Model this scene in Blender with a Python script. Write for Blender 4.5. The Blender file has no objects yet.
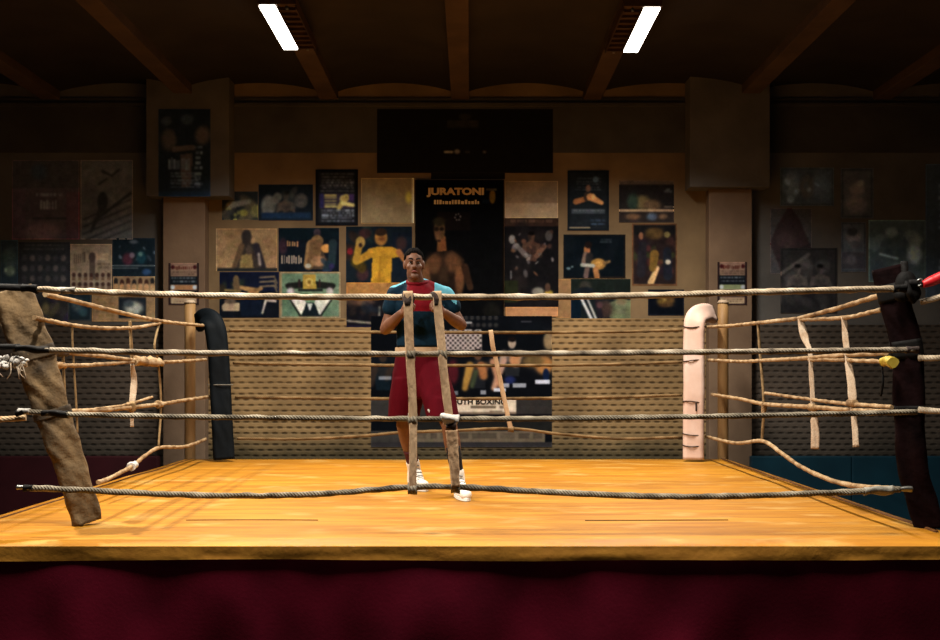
import bpy, bmesh, math, random
import numpy as np
from mathutils import Vector, Matrix, noise as mnoise

random.seed(7)
RNG = np.random.default_rng(11)
S = bpy.context.scene
COL = S.collection
PI = math.pi

# ---------------------------------------------------------------- camera frame
F = 1060.0            # focal length in pixels of the 940x640 frame
CX, CY = 470.0, 373.0 # vanishing point of the level camera
CAMZ = 1.775
RZ = 0.90             # height of the ring canvas
WALL_Y = 11.90

def W(px, py, y):
    return Vector(((px - CX) * y / F, y, CAMZ + (CY - py) * y / F))

def srgb(c):
    out = []
    for v in c[:3]:
        v = v / 255.0
        out.append(v / 12.92 if v <= 0.04045 else ((v + 0.055) / 1.055) ** 2.4)
    return out

# ---------------------------------------------------------------- materials
def new_mat(name):
    m = bpy.data.materials.new(name); m.use_nodes = True
    nt = m.node_tree
    return m, nt, nt.nodes['Principled BSDF']

ALB = 0.5
def dim(c, k=ALB): return [v * k for v in srgb(c)]

def noisy(name, c1, c2, scale=20, rough=0.8, bump=0.0, bscale=None, stretch=(1, 1, 1), detail=6, lo=0.35, hi=0.65, spec=0.3, coord='Object', metallic=0.0, sheen=0.0, alb=ALB):
    m, nt, b = new_mat(name)
    tc = nt.nodes.new('ShaderNodeTexCoord'); mp = nt.nodes.new('ShaderNodeMapping')
    mp.inputs['Scale'].default_value = stretch
    nt.links.new(tc.outputs[coord], mp.inputs['Vector'])
    n = nt.nodes.new('ShaderNodeTexNoise'); n.inputs['Scale'].default_value = scale; n.inputs['Detail'].default_value = detail
    nt.links.new(mp.outputs['Vector'], n.inputs['Vector'])
    r = nt.nodes.new('ShaderNodeValToRGB')
    r.color_ramp.elements[0].position = lo; r.color_ramp.elements[1].position = hi
    r.color_ramp.elements[0].color = (*dim(c1, alb), 1); r.color_ramp.elements[1].color = (*dim(c2, alb), 1)
    nt.links.new(n.outputs['Fac'], r.inputs['Fac']); nt.links.new(r.outputs['Color'], b.inputs['Base Color'])
    b.inputs['Roughness'].default_value = rough; b.inputs['Specular IOR Level'].default_value = spec
    b.inputs['Metallic'].default_value = metallic
    if sheen: b.inputs['Sheen Weight'].default_value = sheen
    if bump:
        n2 = nt.nodes.new('ShaderNodeTexNoise'); n2.inputs['Scale'].default_value = bscale or scale * 2; n2.inputs['Detail'].default_value = 8
        nt.links.new(mp.outputs['Vector'], n2.inputs['Vector'])
        bp = nt.nodes.new('ShaderNodeBump'); bp.inputs['Strength'].default_value = bump; bp.inputs['Distance'].default_value = 0.02
        nt.links.new(n2.outputs['Fac'], bp.inputs['Height']); nt.links.new(bp.outputs['Normal'], b.inputs['Normal'])
    return m

def rope_mat(name, c1, c2, c3, twist=55.0, rough=0.85, bump=0.9):
    """twisted, worn rope: strands follow the uv of the tube (u = metres along, v = round)."""
    m, nt, b = new_mat(name)
    tc = nt.nodes.new('ShaderNodeTexCoord')
    sx = nt.nodes.new('ShaderNodeSeparateXYZ'); nt.links.new(tc.outputs['UV'], sx.inputs[0])
    mu = nt.nodes.new('ShaderNodeMath'); mu.operation = 'MULTIPLY'; mu.inputs[1].default_value = twist * 2 * PI
    nt.links.new(sx.outputs['X'], mu.inputs[0])
    mv = nt.nodes.new('ShaderNodeMath'); mv.operation = 'MULTIPLY'; mv.inputs[1].default_value = 3 * 2 * PI
    nt.links.new(sx.outputs['Y'], mv.inputs[0])
    ad = nt.nodes.new('ShaderNodeMath'); ad.operation = 'ADD'
    nt.links.new(mu.outputs[0], ad.inputs[0]); nt.links.new(mv.outputs[0], ad.inputs[1])
    sn = nt.nodes.new('ShaderNodeMath'); sn.operation = 'SINE'; nt.links.new(ad.outputs[0], sn.inputs[0])
    ab = nt.nodes.new('ShaderNodeMath'); ab.operation = 'ABSOLUTE'; nt.links.new(sn.outputs[0], ab.inputs[0])
    n = nt.nodes.new('ShaderNodeTexNoise'); n.inputs['Scale'].default_value = 9; n.inputs['Detail'].default_value = 8
    nt.links.new(tc.outputs['Object'], n.inputs['Vector'])
    r = nt.nodes.new('ShaderNodeValToRGB'); e = r.color_ramp.elements
    e[0].position = 0.3; e[0].color = (*dim(c1), 1); e[1].position = 0.72; e[1].color = (*dim(c3), 1)
    k = e.new(0.5); k.color = (*dim(c2), 1)
    nt.links.new(n.outputs['Fac'], r.inputs['Fac']); nt.links.new(r.outputs['Color'], b.inputs['Base Color'])
    bp = nt.nodes.new('ShaderNodeBump'); bp.inputs['Strength'].default_value = bump; bp.inputs['Distance'].default_value = 0.012
    nt.links.new(ab.outputs[0], bp.inputs['Height']); nt.links.new(bp.outputs['Normal'], b.inputs['Normal'])
    b.inputs['Roughness'].default_value = rough; b.inputs['Specular IOR Level'].default_value = 0.2
    return m

def emit(name, color, strength):
    m, nt, b = new_mat(name)
    b.inputs['Base Color'].default_value = (0.8, 0.8, 0.8, 1)
    b.inputs['Emission Color'].default_value = (*color, 1); b.inputs['Emission Strength'].default_value = strength
    return m

M = {}
M['plaster'] = noisy('tan_plaster', (134, 112, 84), (172, 145, 108), 2.2, 0.9, 0.25, 14, detail=10, lo=0.3, hi=0.7)
M['plaster_grey'] = noisy('grey_brown_plaster', (112, 110, 108), (142, 138, 133), 2.0, 0.9, 0.25, 14, detail=10, lo=0.3, hi=0.7)
M['pillar'] = noisy('painted_pillar', (140, 114, 92), (164, 136, 110), 3.0, 0.85, 0.2, 16, detail=9, lo=0.3, hi=0.7)
M['ceiling'] = noisy('ceiling_plaster', (66, 56, 52), (80, 68, 62), 2.0, 0.95, 0.15, 10)
M['beam'] = noisy('beam_paint', (88, 68, 54), (108, 84, 66), 3.0, 0.9, 0.15, 10)
M['upper_paint'] = noisy('dark_brown_wall_paint', (84, 82, 80), (102, 99, 95), 2.4, 0.92, 0.2, 12, detail=9)
M['head_shade'] = noisy('pillar_head_shade', (112, 108, 104), (132, 127, 121), 2.4, 0.92, 0.2, 12, detail=9)  # pillar colour darkened: the dimness up there is put into the colour
M['floor'] = noisy('dark_floor', (30, 26, 25), (42, 37, 35), 4.0, 0.6, 0.1)
M['canvas_side'] = noisy('canvas_edge', (186, 124, 30), (210, 146, 44), 8, 0.7, 0.2, 20)
M['seam'] = noisy('seam_thread', (96, 56, 14), (124, 76, 22), 20, 0.9)
M['skirt'] = noisy('maroon_cloth', (74, 10, 26), (94, 15, 34), 3.0, 0.9, 0.06, 60, spec=0.05, alb=0.9)
M['platform'] = noisy('platform_wood', (60, 44, 30), (80, 60, 42), 6, 0.8)
M['mat_red'] = noisy('maroon_vinyl', (66, 16, 26), (78, 20, 32), 3, 0.6, 0.05)
M['mat_blue'] = noisy('teal_vinyl', (10, 56, 74), (14, 66, 86), 3, 0.5, 0.05)
M['rope_light'] = rope_mat('pale_taped_rope', (130, 112, 90), (200, 180, 152), (240, 226, 204), 28, bump=0.35)
M['rope_mid'] = rope_mat('grey_taped_rope', (86, 75, 62), (164, 148, 126), (220, 206, 184), 28, bump=0.35)
M['rope_dark'] = rope_mat('dark_grey_rope', (80, 73, 62), (146, 134, 114), (196, 184, 162), 28, bump=0.5)
M['rope_tan'] = rope_mat('tan_rope', (128, 98, 66), (196, 160, 116), (230, 202, 162), 24, bump=0.4)
M['rope_back'] = rope_mat('ochre_rope', (100, 78, 48), (142, 112, 72), (172, 140, 98), 24, bump=0.3)
M['cord'] = noisy('tan_cord', (140, 112, 74), (184, 152, 106), 30, 0.9)
M['webbing'] = noisy('tan_webbing', (172, 134, 98), (222, 186, 146), 12, 0.85, 0.3, 80, stretch=(1, 1, 0.4), alb=0.58)
M['webbing_pale'] = noisy('pale_webbing', (206, 174, 142), (236, 212, 184), 12, 0.85, 0.3, 80)
M['black_tape'] = noisy('black_tape', (12, 11, 11), (26, 23, 22), 20, 0.7, 0.2, spec=0.1)
M['dark_tape'] = noisy('dark_brown_tape', (44, 28, 22), (70, 46, 34), 30, 0.7, 0.3)
M['white_tape'] = noisy('white_tape', (214, 206, 196), (246, 240, 232), 24, 0.75, 0.3)
M['grey_tape'] = noisy('grey_tape', (120, 116, 106), (170, 164, 150), 26, 0.6, 0.3)
M['metal'] = noisy('steel_hook', (150, 150, 146), (190, 190, 184), 20, 0.35, metallic=0.8)
M['pad_tan'] = noisy('worn_tan_canvas', (70, 56, 38), (156, 126, 86), 6, 0.85, 1.0, 16, detail=8, lo=0.3, hi=0.7, alb=0.5)
M['pad_shade'] = noisy('olive_pad_shade', (58, 46, 32), (92, 74, 50), 10, 0.85, 0.5, 30)
M['pad_dark'] = noisy('dark_maroon_pad', (22, 9, 11), (34, 14, 16), 6, 0.85, 0.5, 14, spec=0.04, alb=0.35)
M['pad_white'] = noisy('off_white_vinyl', (226, 190, 172), (240, 212, 198), 3, 0.6, 0.15, 12, alb=0.72)
M['pad_black'] = noisy('black_vinyl', (10, 17, 22), (18, 26, 33), 4, 0.7, 0.2, 12, spec=0.1)
M['pole'] = noisy('tan_pole', (172, 128, 76), (208, 164, 108), 5, 0.6, 0.1, stretch=(1, 1, 0.3))
M['pole_pale'] = noisy('pale_pole', (206, 176, 146), (224, 198, 168), 5, 0.6)
M['red_plastic'] = noisy('red_plastic', (216, 24, 34), (232, 34, 44), 20, 0.45)
M['yellow_tape'] = noisy('yellow_tape', (214, 184, 60), (232, 204, 84), 30, 0.6)
M['black_cloth'] = noisy('black_banner_cloth', (13, 13, 14), (19, 19, 20), 6, 0.8)
M['skin'] = noisy('skin', (118, 76, 54), (140, 92, 66), 14, 0.55, 0.05, 60)
M['hair'] = noisy('dark_hair', (12, 9, 8), (20, 15, 13), 60, 0.9, 0.6, 120, spec=0.03)
M['shirt'] = noisy('dark_teal_cloth', (6, 34, 52), (10, 44, 64), 30, 0.8, 0.3, 14, spec=0.08)
M['shirt_blue'] = noisy('light_blue_cloth', (110, 200, 226), (130, 214, 236), 30, 0.8, 0.2, 14, spec=0.08)
M['shirt_red'] = noisy('red_cloth', (118, 11, 25), (134, 15, 30), 30, 0.8, 0.2, 14, spec=0.08)
M['shorts'] = noisy('crimson_satin', (80, 4, 18), (96, 7, 23), 9, 0.85, 0.5, 10, spec=0.05, stretch=(1, 1, 0.3))
M['waistband'] = noisy('pale_waistband', (196, 160, 122), (216, 184, 146), 30, 0.8)
M['sock_red'] = noisy('dark_red_sock', (74, 16, 22), (92, 22, 28), 40, 0.9)
M['sock_black'] = noisy('black_sock', (14, 13, 15), (22, 20, 22), 40, 0.9)
M['shoe'] = noisy('white_leather', (228, 224, 214), (244, 241, 234), 20, 0.5, 0.1, alb=0.9)
M['lace'] = noisy('grey_lace', (120, 118, 114), (150, 148, 144), 20, 0.8)
M['eye_white'] = noisy('eye_white', (150, 140, 130), (160, 150, 140), 20, 0.3)
M['iris'] = noisy('dark_iris', (24, 16, 12), (30, 20, 15), 20, 0.2)
M['lip'] = noisy('lip', (136, 70, 62), (148, 80, 70), 20, 0.5)
M['wrap'] = noisy('dark_hand_wrap', (40, 24, 20), (60, 38, 30), 40, 0.9, 0.4, 60)
M['housing'] = noisy('lamp_housing', (84, 58, 36), (104, 74, 46), 10, 0.6)
M['louvre'] = noisy('lamp_louvre', (84, 58, 34), (104, 74, 44), 10, 0.5, metallic=0.3)
M['tube'] = emit('lit_tube', (1.0, 0.93, 0.82), 9.0)
M['letter_gold'] = noisy('gold_print', (206, 168, 104), (220, 184, 122), 30, 0.7, alb=0.8)
M['letter_pale'] = noisy('pale_print', (176, 170, 160), (200, 194, 184), 30, 0.7)
M['letter_black'] = noisy('black_print', (18, 16, 15), (26, 23, 21), 30, 0.7)

# canvas: warm yellow with long worn streaks
def canvas_mat():
    m, nt, b = new_mat('yellow_canvas')
    tc = nt.nodes.new('ShaderNodeTexCoord')
    def nz(scale, st, det=6):
        mp = nt.nodes.new('ShaderNodeMapping'); mp.inputs['Scale'].default_value = st
        nt.links.new(tc.outputs['Object'], mp.inputs['Vector'])
        n = nt.nodes.new('ShaderNodeTexNoise'); n.inputs['Scale'].default_value = scale; n.inputs['Detail'].default_value = det
        nt.links.new(mp.outputs['Vector'], n.inputs['Vector']); return n
    def ramp(n, p0, c0, p1, c1):
        r = nt.nodes.new('ShaderNodeValToRGB')
        r.color_ramp.elements[0].position = p0; r.color_ramp.elements[1].position = p1
        r.color_ramp.elements[0].color = c0; r.color_ramp.elements[1].color = c1
        nt.links.new(n.outputs['Fac'], r.inputs['Fac']); return r
    a = ramp(nz(1.3, (0.8, 3.0, 1)), 0.3, (*dim((206, 134, 24)), 1), 0.7, (*dim((230, 160, 40)), 1))
    s = ramp(nz(5.0, (0.35, 3.2, 1)), 0.38, (0.74, 0.68, 0.58, 1), 0.62, (1, 1, 1, 1))
    mx = nt.nodes.new('ShaderNodeMix'); mx.data_type = 'RGBA'; mx.blend_type = 'MULTIPLY'; mx.inputs[0].default_value = 1
    nt.links.new(a.outputs['Color'], mx.inputs[6]); nt.links.new(s.outputs['Color'], mx.inputs[7])
    st = ramp(nz(2.6, (1, 1.6, 1), 10), 0.56, (0, 0, 0, 1), 0.72, (0.55, 0.55, 0.55, 1))
    mx2 = nt.nodes.new('ShaderNodeMix'); mx2.data_type = 'RGBA'
    nt.links.new(st.outputs['Color'], mx2.inputs[0]); nt.links.new(mx.outputs[2], mx2.inputs[6]); mx2.inputs[7].default_value = (*dim((244, 200, 116)), 1)
    nt.links.new(mx2.outputs[2], b.inputs['Base Color'])
    b.inputs['Roughness'].default_value = 0.55; b.inputs['Specular IOR Level'].default_value = 0.25
    bp = nt.nodes.new('ShaderNodeBump'); bp.inputs['Strength'].default_value = 0.35; bp.inputs['Distance'].default_value = 0.03
    nb = nz(1.6, (0.5, 2.2, 1), 3); nt.links.new(nb.outputs['Fac'], bp.inputs['Height']); nt.links.new(bp.outputs['Normal'], b.inputs['Normal'])
    return m
M['canvas'] = canvas_mat()

def brick_mat(name, c1, c2, joint_shade, base=None):
    """small painted header bricks: short hollows staggered by course, their shade painted in dark"""
    m, nt, b = new_mat(name)
    def math_(op, a, c=None, d=None):
        n = nt.nodes.new('ShaderNodeMath'); n.operation = op
        for k, v in enumerate((a, c, d)):
            if v is None: continue
            if isinstance(v, (int, float)): n.inputs[k].default_value = v
            else: nt.links.new(v, n.inputs[k])
        return n.outputs[0]
    tc = nt.nodes.new('ShaderNodeTexCoord')
    wn = nt.nodes.new('ShaderNodeTexNoise'); wn.inputs['Scale'].default_value = 7; wn.inputs['Detail'].default_value = 4
    nt.links.new(tc.outputs['Object'], wn.inputs['Vector'])
    sx = nt.nodes.new('ShaderNodeSeparateXYZ'); nt.links.new(tc.outputs['Object'], sx.inputs[0])
    z = math_('MULTIPLY_ADD', wn.outputs['Fac'], 0.010, sx.outputs['Z'])
    x = math_('MULTIPLY_ADD', wn.outputs['Fac'], 0.03, sx.outputs['X'])
    zr = math_('DIVIDE', z, 0.063); row = math_('FLOOR', zr); fz = math_('SUBTRACT', zr, row)
    half = math_('MULTIPLY', math_('MODULO', math_('ADD', row, 1000), 2.0), 0.5)
    fx = math_('FRACT', math_('ADD', math_('DIVIDE', math_('ADD', x, 50), 0.107), half))
    mz = math_('SMOOTH_MIN', math_('MULTIPLY', math_('ABSOLUTE', math_('SUBTRACT', fz, 0.5)), 3.4), 1.0, 0.2)
    mx_ = math_('SMOOTH_MIN', math_('MULTIPLY', math_('POWER', math_('ABSOLUTE', math_('SUBTRACT', fx, 0.5)), 2.0), 7.5), 1.0, 0.2)
    hol = math_('MULTIPLY', math_('SUBTRACT', 1.0, mz), math_('SUBTRACT', 1.0, mx_))     # 1 in a hollow
    jn = math_('MULTIPLY', math_('SUBTRACT', 1.0, mz), 0.30)                               # faint bed joint
    fac = math_('MINIMUM', math_('ADD', hol, jn), 1.0)
    n = nt.nodes.new('ShaderNodeTexNoise'); n.inputs['Scale'].default_value = 1.5; n.inputs['Detail'].default_value = 10
    nt.links.new(tc.outputs['Object'], n.inputs['Vector'])
    r = nt.nodes.new('ShaderNodeValToRGB'); r.color_ramp.elements[0].position = 0.34; r.color_ramp.elements[1].position = 0.66
    r.color_ramp.elements[0].color = (*dim(c1), 1); r.color_ramp.elements[1].color = (*dim(c2), 1)
    nt.links.new(n.outputs['Fac'], r.inputs['Fac'])
    n5 = nt.nodes.new('ShaderNodeTexNoise'); n5.inputs['Scale'].default_value = 4; n5.inputs['Detail'].default_value = 6
    nt.links.new(tc.outputs['Object'], n5.inputs['Vector'])
    f2 = math_('MULTIPLY', fac, math_('MULTIPLY_ADD', n5.outputs['Fac'], 1.1, 0.15))
    mx = nt.nodes.new('ShaderNodeMix'); mx.data_type = 'RGBA'
    nt.links.new(f2, mx.inputs[0]); nt.links.new(r.outputs['Color'], mx.inputs[6]); mx.inputs[7].default_value = (*dim(joint_shade), 1)
    last = mx.outputs[2]
    if base:   # multiplied greyer and darker towards the bottom, noisy upper edge
        a1 = math_('MULTIPLY_ADD', n5.outputs['Fac'], 0.35, sx.outputs['Z'])
        mr = nt.nodes.new('ShaderNodeMapRange'); mr.inputs[1].default_value = base[1] + 0.34; mr.inputs[2].default_value = base[1] + 0.02
        nt.links.new(a1, mr.inputs[0])
        m3 = nt.nodes.new('ShaderNodeMix'); m3.data_type = 'RGBA'; m3.blend_type = 'MULTIPLY'
        nt.links.new(mr.outputs[0], m3.inputs[0]); nt.links.new(last, m3.inputs[6]); m3.inputs[7].default_value = (*srgb(base[0]), 1)
        last = m3.outputs[2]
    nt.links.new(last, b.inputs['Base Color'])
    bp = nt.nodes.new('ShaderNodeBump'); bp.inputs['Strength'].default_value = 0.7; bp.inputs['Distance'].default_value = 0.012; bp.invert = True
    nt.links.new(fac, bp.inputs['Height']); nt.links.new(bp.outputs['Normal'], b.inputs['Normal'])
    b.inputs['Roughness'].default_value = 0.8; b.inputs['Specular IOR Level'].default_value = 0.25
    return m
M['brick'] = brick_mat('tan_brick', (150, 122, 82), (206, 170, 118), (62, 44, 22), ((138, 146, 146), 1.02))
M['brick_grey'] = brick_mat('grey_brick', (98, 88, 78), (122, 108, 96), (42, 37, 33), ((190, 196, 196), 0.98))

def print_mat():
    m, nt, b = new_mat('poster_print')
    a = nt.nodes.new('ShaderNodeAttribute'); a.attribute_name = 'ink'
    nt.links.new(a.outputs['Color'], b.inputs['Base Color'])
    b.inputs['Roughness'].default_value = 0.6; b.inputs['Specular IOR Level'].default_value = 0.0
    return m
M['print'] = print_mat()

# ---------------------------------------------------------------- object helpers
def obj(name, me, mat=None, parent=None):
    if isinstance(me, bmesh.types.BMesh):
        bm = me; me = bpy.data.meshes.new(name); bm.to_mesh(me); bm.free()
    o = bpy.data.objects.new(name, me); COL.objects.link(o)
    if mat is not None:
        for mm in (mat if isinstance(mat, (list, tuple)) else [mat]): me.materials.append(mm)
    if parent is not None: o.parent = parent
    return o

def smooth(o):
    for p in o.data.polygons: p.use_smooth = True
    return o

def tag(o, label, cat, group=None):
    o['label'] = label; o['category'] = cat
    if group: o['group'] = group
    return o

def thing(name, label, cat, loc=(0, 0, 0), group=None):
    o = bpy.data.objects.new(name, None); COL.objects.link(o); o.empty_display_size = 0.1
    o.location = loc
    return tag(o, label, cat, group)

def child(name, me, mat, parent):
    """link a mesh given in world coordinates under a parent without moving it"""
    o = obj(name, me, mat, parent)
    o.matrix_parent_inverse = Matrix.Translation(parent.location).inverted()
    return o

def struct(name, me, mat):
    o = obj(name, me, mat); o['kind'] = 'structure'; return o

def add_box(bm, x0, x1, y0, y1, z0, z1, bev=0.0, mi=0):
    r = bmesh.ops.create_cube(bm, size=1)
    vs = r['verts']
    for v in vs:
        v.co = Vector((x0 + (v.co.x + .5) * (x1 - x0), y0 + (v.co.y + .5) * (y1 - y0), z0 + (v.co.z + .5) * (z1 - z0)))
    fs = set(f for v in vs for f in v.link_faces)
    for f in fs: f.material_index = mi
    if bev:
        es = list(set(e for v in vs for e in v.link_edges))
        bmesh.ops.bevel(bm, geom=es, offset=bev, segments=2, affect='EDGES', profile=0.7)
    return bm

def box(*a, **k):
    return add_box(bmesh.new(), *a, **k)

def catmull(pts, n):
    pts = [Vector(p) for p in pts]
    if len(pts) == 2:
        return [pts[0].lerp(pts[1], i / n) for i in range(n + 1)]
    P = [pts[0] * 2 - pts[1]] + pts + [pts[-1] * 2 - pts[-2]]
    L = [(pts[i + 1] - pts[i]).length for i in range(len(pts) - 1)]
    tot = sum(L); out = []
    for i in range(len(pts) - 1):
        k = max(1, round(n * L[i] / tot))
        p0, p1, p2, p3 = P[i:i + 4]
        for j in range(k):
            t = j / k; t2 = t * t; t3 = t2 * t
            out.append(0.5 * ((2 * p1) + (-p0 + p2) * t + (2 * p0 - 5 * p1 + 4 * p2 - p3) * t2 + (-p0 + 3 * p1 - 3 * p2 + p3) * t3))
    out.append(pts[-1]); return out

def add_tube(bm, pts, r, n=60, sides=10, wob=0.0, seed=0.0, cap=True, mi=0):
    """tube along a smooth curve; r a number or f(t); uv = (metres, turn)"""
    uv = bm.loops.layers.uv.verify()
    P = catmull(pts, n)
    rf = r if callable(r) else (lambda t: r)
    rings = []; up = None; dist = 0
    N = len(P)
    for i, p in enumerate(P):
        d = (P[min(i + 1, N - 1)] - P[max(i - 1, 0)]).normalized()
        if up is None:
            up = Vector((0, 0, 1)) if abs(d.z) < 0.9 else Vector((0, 1, 0))
        side = d.cross(up).normalized(); up = side.cross(d).normalized()
        if i: dist += (p - P[i - 1]).length
        t = i / (N - 1); rr = rf(t); ring = []
        for k in range(sides):
            a = 2 * PI * k / sides
            q = rr
            if wob:
                q *= 1 + wob * mnoise.noise(Vector((dist * 14 + seed, math.cos(a) * 0.9, math.sin(a) * 0.9)))
            ring.append(bm.verts.new(p + side * math.cos(a) * q + up * math.sin(a) * q))
        rings.append((ring, dist))
    for i in range(N - 1):
        (A, da), (B, db) = rings[i], rings[i + 1]
        for k in range(sides):
            f = bm.faces.new((A[k], A[(k + 1) % sides], B[(k + 1) % sides], B[k])); f.smooth = True; f.material_index = mi
            for lp, c in zip(f.loops, ((da, k / sides), (da, (k + 1) / sides), (db, (k + 1) / sides), (db, k / sides))): lp[uv].uv = c
    if cap:
        f = bm.faces.new(list(reversed(rings[0][0]))); f.material_index = mi
        f = bm.faces.new(rings[-1][0]); f.material_index = mi
    return bm

def tube(*a, **k):
    return add_tube(bmesh.new(), *a, **k)

def add_band(bm, pts, width, thick, normal, n=40, wrinkle=0.0, seed=0.0, wf=None, round_=0.35, seg=9):
    """flat pad / strap: rounded-rectangle section swept along pts, its broad face turned to `normal`"""
    P = catmull(pts, n); N = len(P); rings = []
    nb = Vector(normal).normalized()
    for i, p in enumerate(P):
        d = (P[min(i + 1, N - 1)] - P[max(i - 1, 0)]).normalized()
        side = d.cross(nb).normalized(); nn = side.cross(d).normalized()
        t = i / (N - 1); w = (width(t) if callable(width) else width) / 2; th = (thick(t) if callable(thick) else thick) / 2
        ring = []
        prof = []
        for k in range(seg): prof.append((-1 + 2 * k / (seg - 1), 1))
        for k in range(seg): prof.append((1 - 2 * k / (seg - 1), -1))
        for (a, b) in prof:
            edge = max(0, (abs(a) - (1 - round_)) / round_)
            bb = b * math.sqrt(max(0.0, 1 - (edge * 0.92) ** 2))
            q = p + side * a * w + nn * bb * th
            if wrinkle:
                q += nn * b * wrinkle * mnoise.noise(Vector((a * 1.3 + seed, t * 16 + a * 2, b + seed))) + side * wrinkle * 0.6 * mnoise.noise(Vector((seed + 5, t * 9, a)))
            ring.append(bm.verts.new(q))
        rings.append(ring)
    m = len(rings[0])
    for i in range(N - 1):
        A, B = rings[i], rings[i + 1]
        for k in range(m):
            f = bm.faces.new((A[k], A[(k + 1) % m], B[(k + 1) % m], B[k])); f.smooth = True
    bm.faces.new(list(reversed(rings[0]))); bm.faces.new(rings[-1])
    bmesh.ops.recalc_face_normals(bm, faces=bm.faces)
    return bm

def band(*a, **k):
    return add_band(bmesh.new(), *a, **k)

def add_ell(bm, c, r, rot=None, seg=20, ring=12, mi=0):
    q = bmesh.ops.create_uvsphere(bm, u_segments=seg, v_segments=ring, radius=1)
    mtx = Matrix.Translation(Vector(c)) @ (rot.to_matrix().to_4x4() if rot else Matrix()) @ Matrix.Diagonal((*((r, r, r) if not hasattr(r, '__len__') else r), 1))
    bmesh.ops.transform(bm, matrix=mtx, verts=q['verts'])
    for f in set(f for v in q['verts'] for f in v.link_faces): f.smooth = True; f.material_index = mi
    return bm

def add_cap(bm, a, b, ra, rb, seg=14):
    """tapered limb with round ends"""
    a, b = Vector(a), Vector(b); d = b - a; L = d.length
    if L < 1e-6: return add_ell(bm, a, ra, seg=seg)
    n = d / L; q = n.to_track_quat('Z', 'Y'); rows = []
    for i in range(6): th = PI / 2 * (1 - i / 5); rows.append((-math.sin(th) * ra, math.cos(th) * ra))
    for i in range(6): th = PI / 2 * (i / 5); rows.append((L + math.sin(th) * rb, math.cos(th) * rb))
    rings = []
    for (h, r) in rows:
        if r < 1e-5: rings.append([bm.verts.new(a + q @ Vector((0, 0, h)))]); continue
        rings.append([bm.verts.new(a + q @ Vector((r * math.cos(2 * PI * k / seg), r * math.sin(2 * PI * k / seg), h))) for k in range(seg)])
    for A, B in zip(rings[:-1], rings[1:]):
        for k in range(seg):
            k2 = (k + 1) % seg
            if len(A) == 1: bm.faces.new((A[0], B[k2], B[k]))
            elif len(B) == 1: bm.faces.new((A[k], A[k2], B[0]))
            else: bm.faces.new((A[k], A[k2], B[k2], B[k]))
    return bm

def add_loft(bm, rings, seg=24):
    """closed loft of ellipses: (centre, rx, ry[, tilt_dir])"""
    R = []
    for (c, rx, ry) in rings:
        c = Vector(c); R.append([bm.verts.new(c + Vector((rx * math.cos(2 * PI * k / seg), ry * math.sin(2 * PI * k / seg), 0))) for k in range(seg)])
    for A, B in zip(R[:-1], R[1:]):
        for k in range(seg): bm.faces.new((A[k], A[(k + 1) % seg], B[(k + 1) % seg], B[k]))
    bm.faces.new(list(reversed(R[0]))); bm.faces.new(R[-1])
    return bm

def remesh(bm, voxel, smooth_it=4, fac=0.5):
    """melt overlapping closed shapes into one continuous skin"""
    bmesh.ops.recalc_face_normals(bm, faces=bm.faces)
    me = bpy.data.meshes.new('tmp'); bm.to_mesh(me); bm.free()
    o = bpy.data.objects.new('tmp', me); COL.objects.link(o)
    r = o.modifiers.new('r', 'REMESH'); r.mode = 'VOXEL'; r.voxel_size = voxel; r.use_smooth_shade = True
    if smooth_it:
        s = o.modifiers.new('s', 'SMOOTH'); s.iterations = smooth_it; s.factor = fac
    dg = bpy.context.evaluated_depsgraph_get(); dg.update()
    out = bpy.data.meshes.new_from_object(o.evaluated_get(dg))
    bpy.data.objects.remove(o); bpy.data.meshes.remove(me)
    for p in out.polygons: p.use_smooth = True
    return out

def text_mesh(txt, x0, x1, zc, h, y, bold=0.02):
    cu = bpy.data.curves.new('t', 'FONT'); cu.body = txt; cu.align_x = 'CENTER'; cu.align_y = 'CENTER'
    cu.size = 1; cu.offset = bold; cu.extrude = 0.012; cu.resolution_u = 4
    o = bpy.data.objects.new('t', cu); COL.objects.link(o)
    dg = bpy.context.evaluated_depsgraph_get(); dg.update()
    me = bpy.data.meshes.new_from_object(o.evaluated_get(dg))
    bpy.data.objects.remove(o); bpy.data.curves.remove(cu)
    xs = [v.co.x for v in me.vertices]; ys = [v.co.y for v in me.vertices]
    sx = (x1 - x0) / (max(xs) - min(xs)); sy = h / (max(ys) - min(ys)); mx = (max(xs) + min(xs)) / 2; my = (max(ys) + min(ys)) / 2
    for v in me.vertices:
        v.co = Vector(((x0 + x1) / 2 + (v.co.x - mx) * sx, y - v.co.z * 0.05, zc + (v.co.y - my) * sy))
    return me

# ================================================================ THE ROOM
XL, XR, YF = -6.4, 6.4, -1.5
ZTOP = 5.15
struct('floor', box(XL, XR, YF, WALL_Y + 0.1, -0.1, 0.0), M['floor'])
struct('wall_left', box(XL - 0.15, XL, YF, WALL_Y, 0, ZTOP), M['plaster_grey'])
struct('wall_right', box(XR, XR + 0.15, YF, WALL_Y, 0, ZTOP), M['plaster_grey'])
PLx0, PLx1 = W(163, 0, 11.72).x, W(205, 0, 11.72).x       # left pillar
PRx0, PRx1 = W(709, 0, 11.72).x, W(752, 0, 11.72).x       # right pillar
xa, xb = (PLx0 + PLx1) / 2, (PRx0 + PRx1) / 2
ZBR = CAMZ + (CY - 318.5) * WALL_Y / F                      # top of the brick cladding
struct('wall_back', box(xa, xb, WALL_Y, WALL_Y + 0.2, 0, ZTOP), M['plaster'])
struct('wall_back_left', box(XL, xa, WALL_Y, WALL_Y + 0.2, 0, ZTOP), M['plaster_grey'])
struct('wall_back_right', box(xb, XR, WALL_Y, WALL_Y + 0.2, 0, ZTOP), M['plaster_grey'])
struct('wall_brick', box(xa, xb, WALL_Y - 0.025, WALL_Y - 0.001, 0.0, ZBR, bev=0.006), M['brick'])
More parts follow.
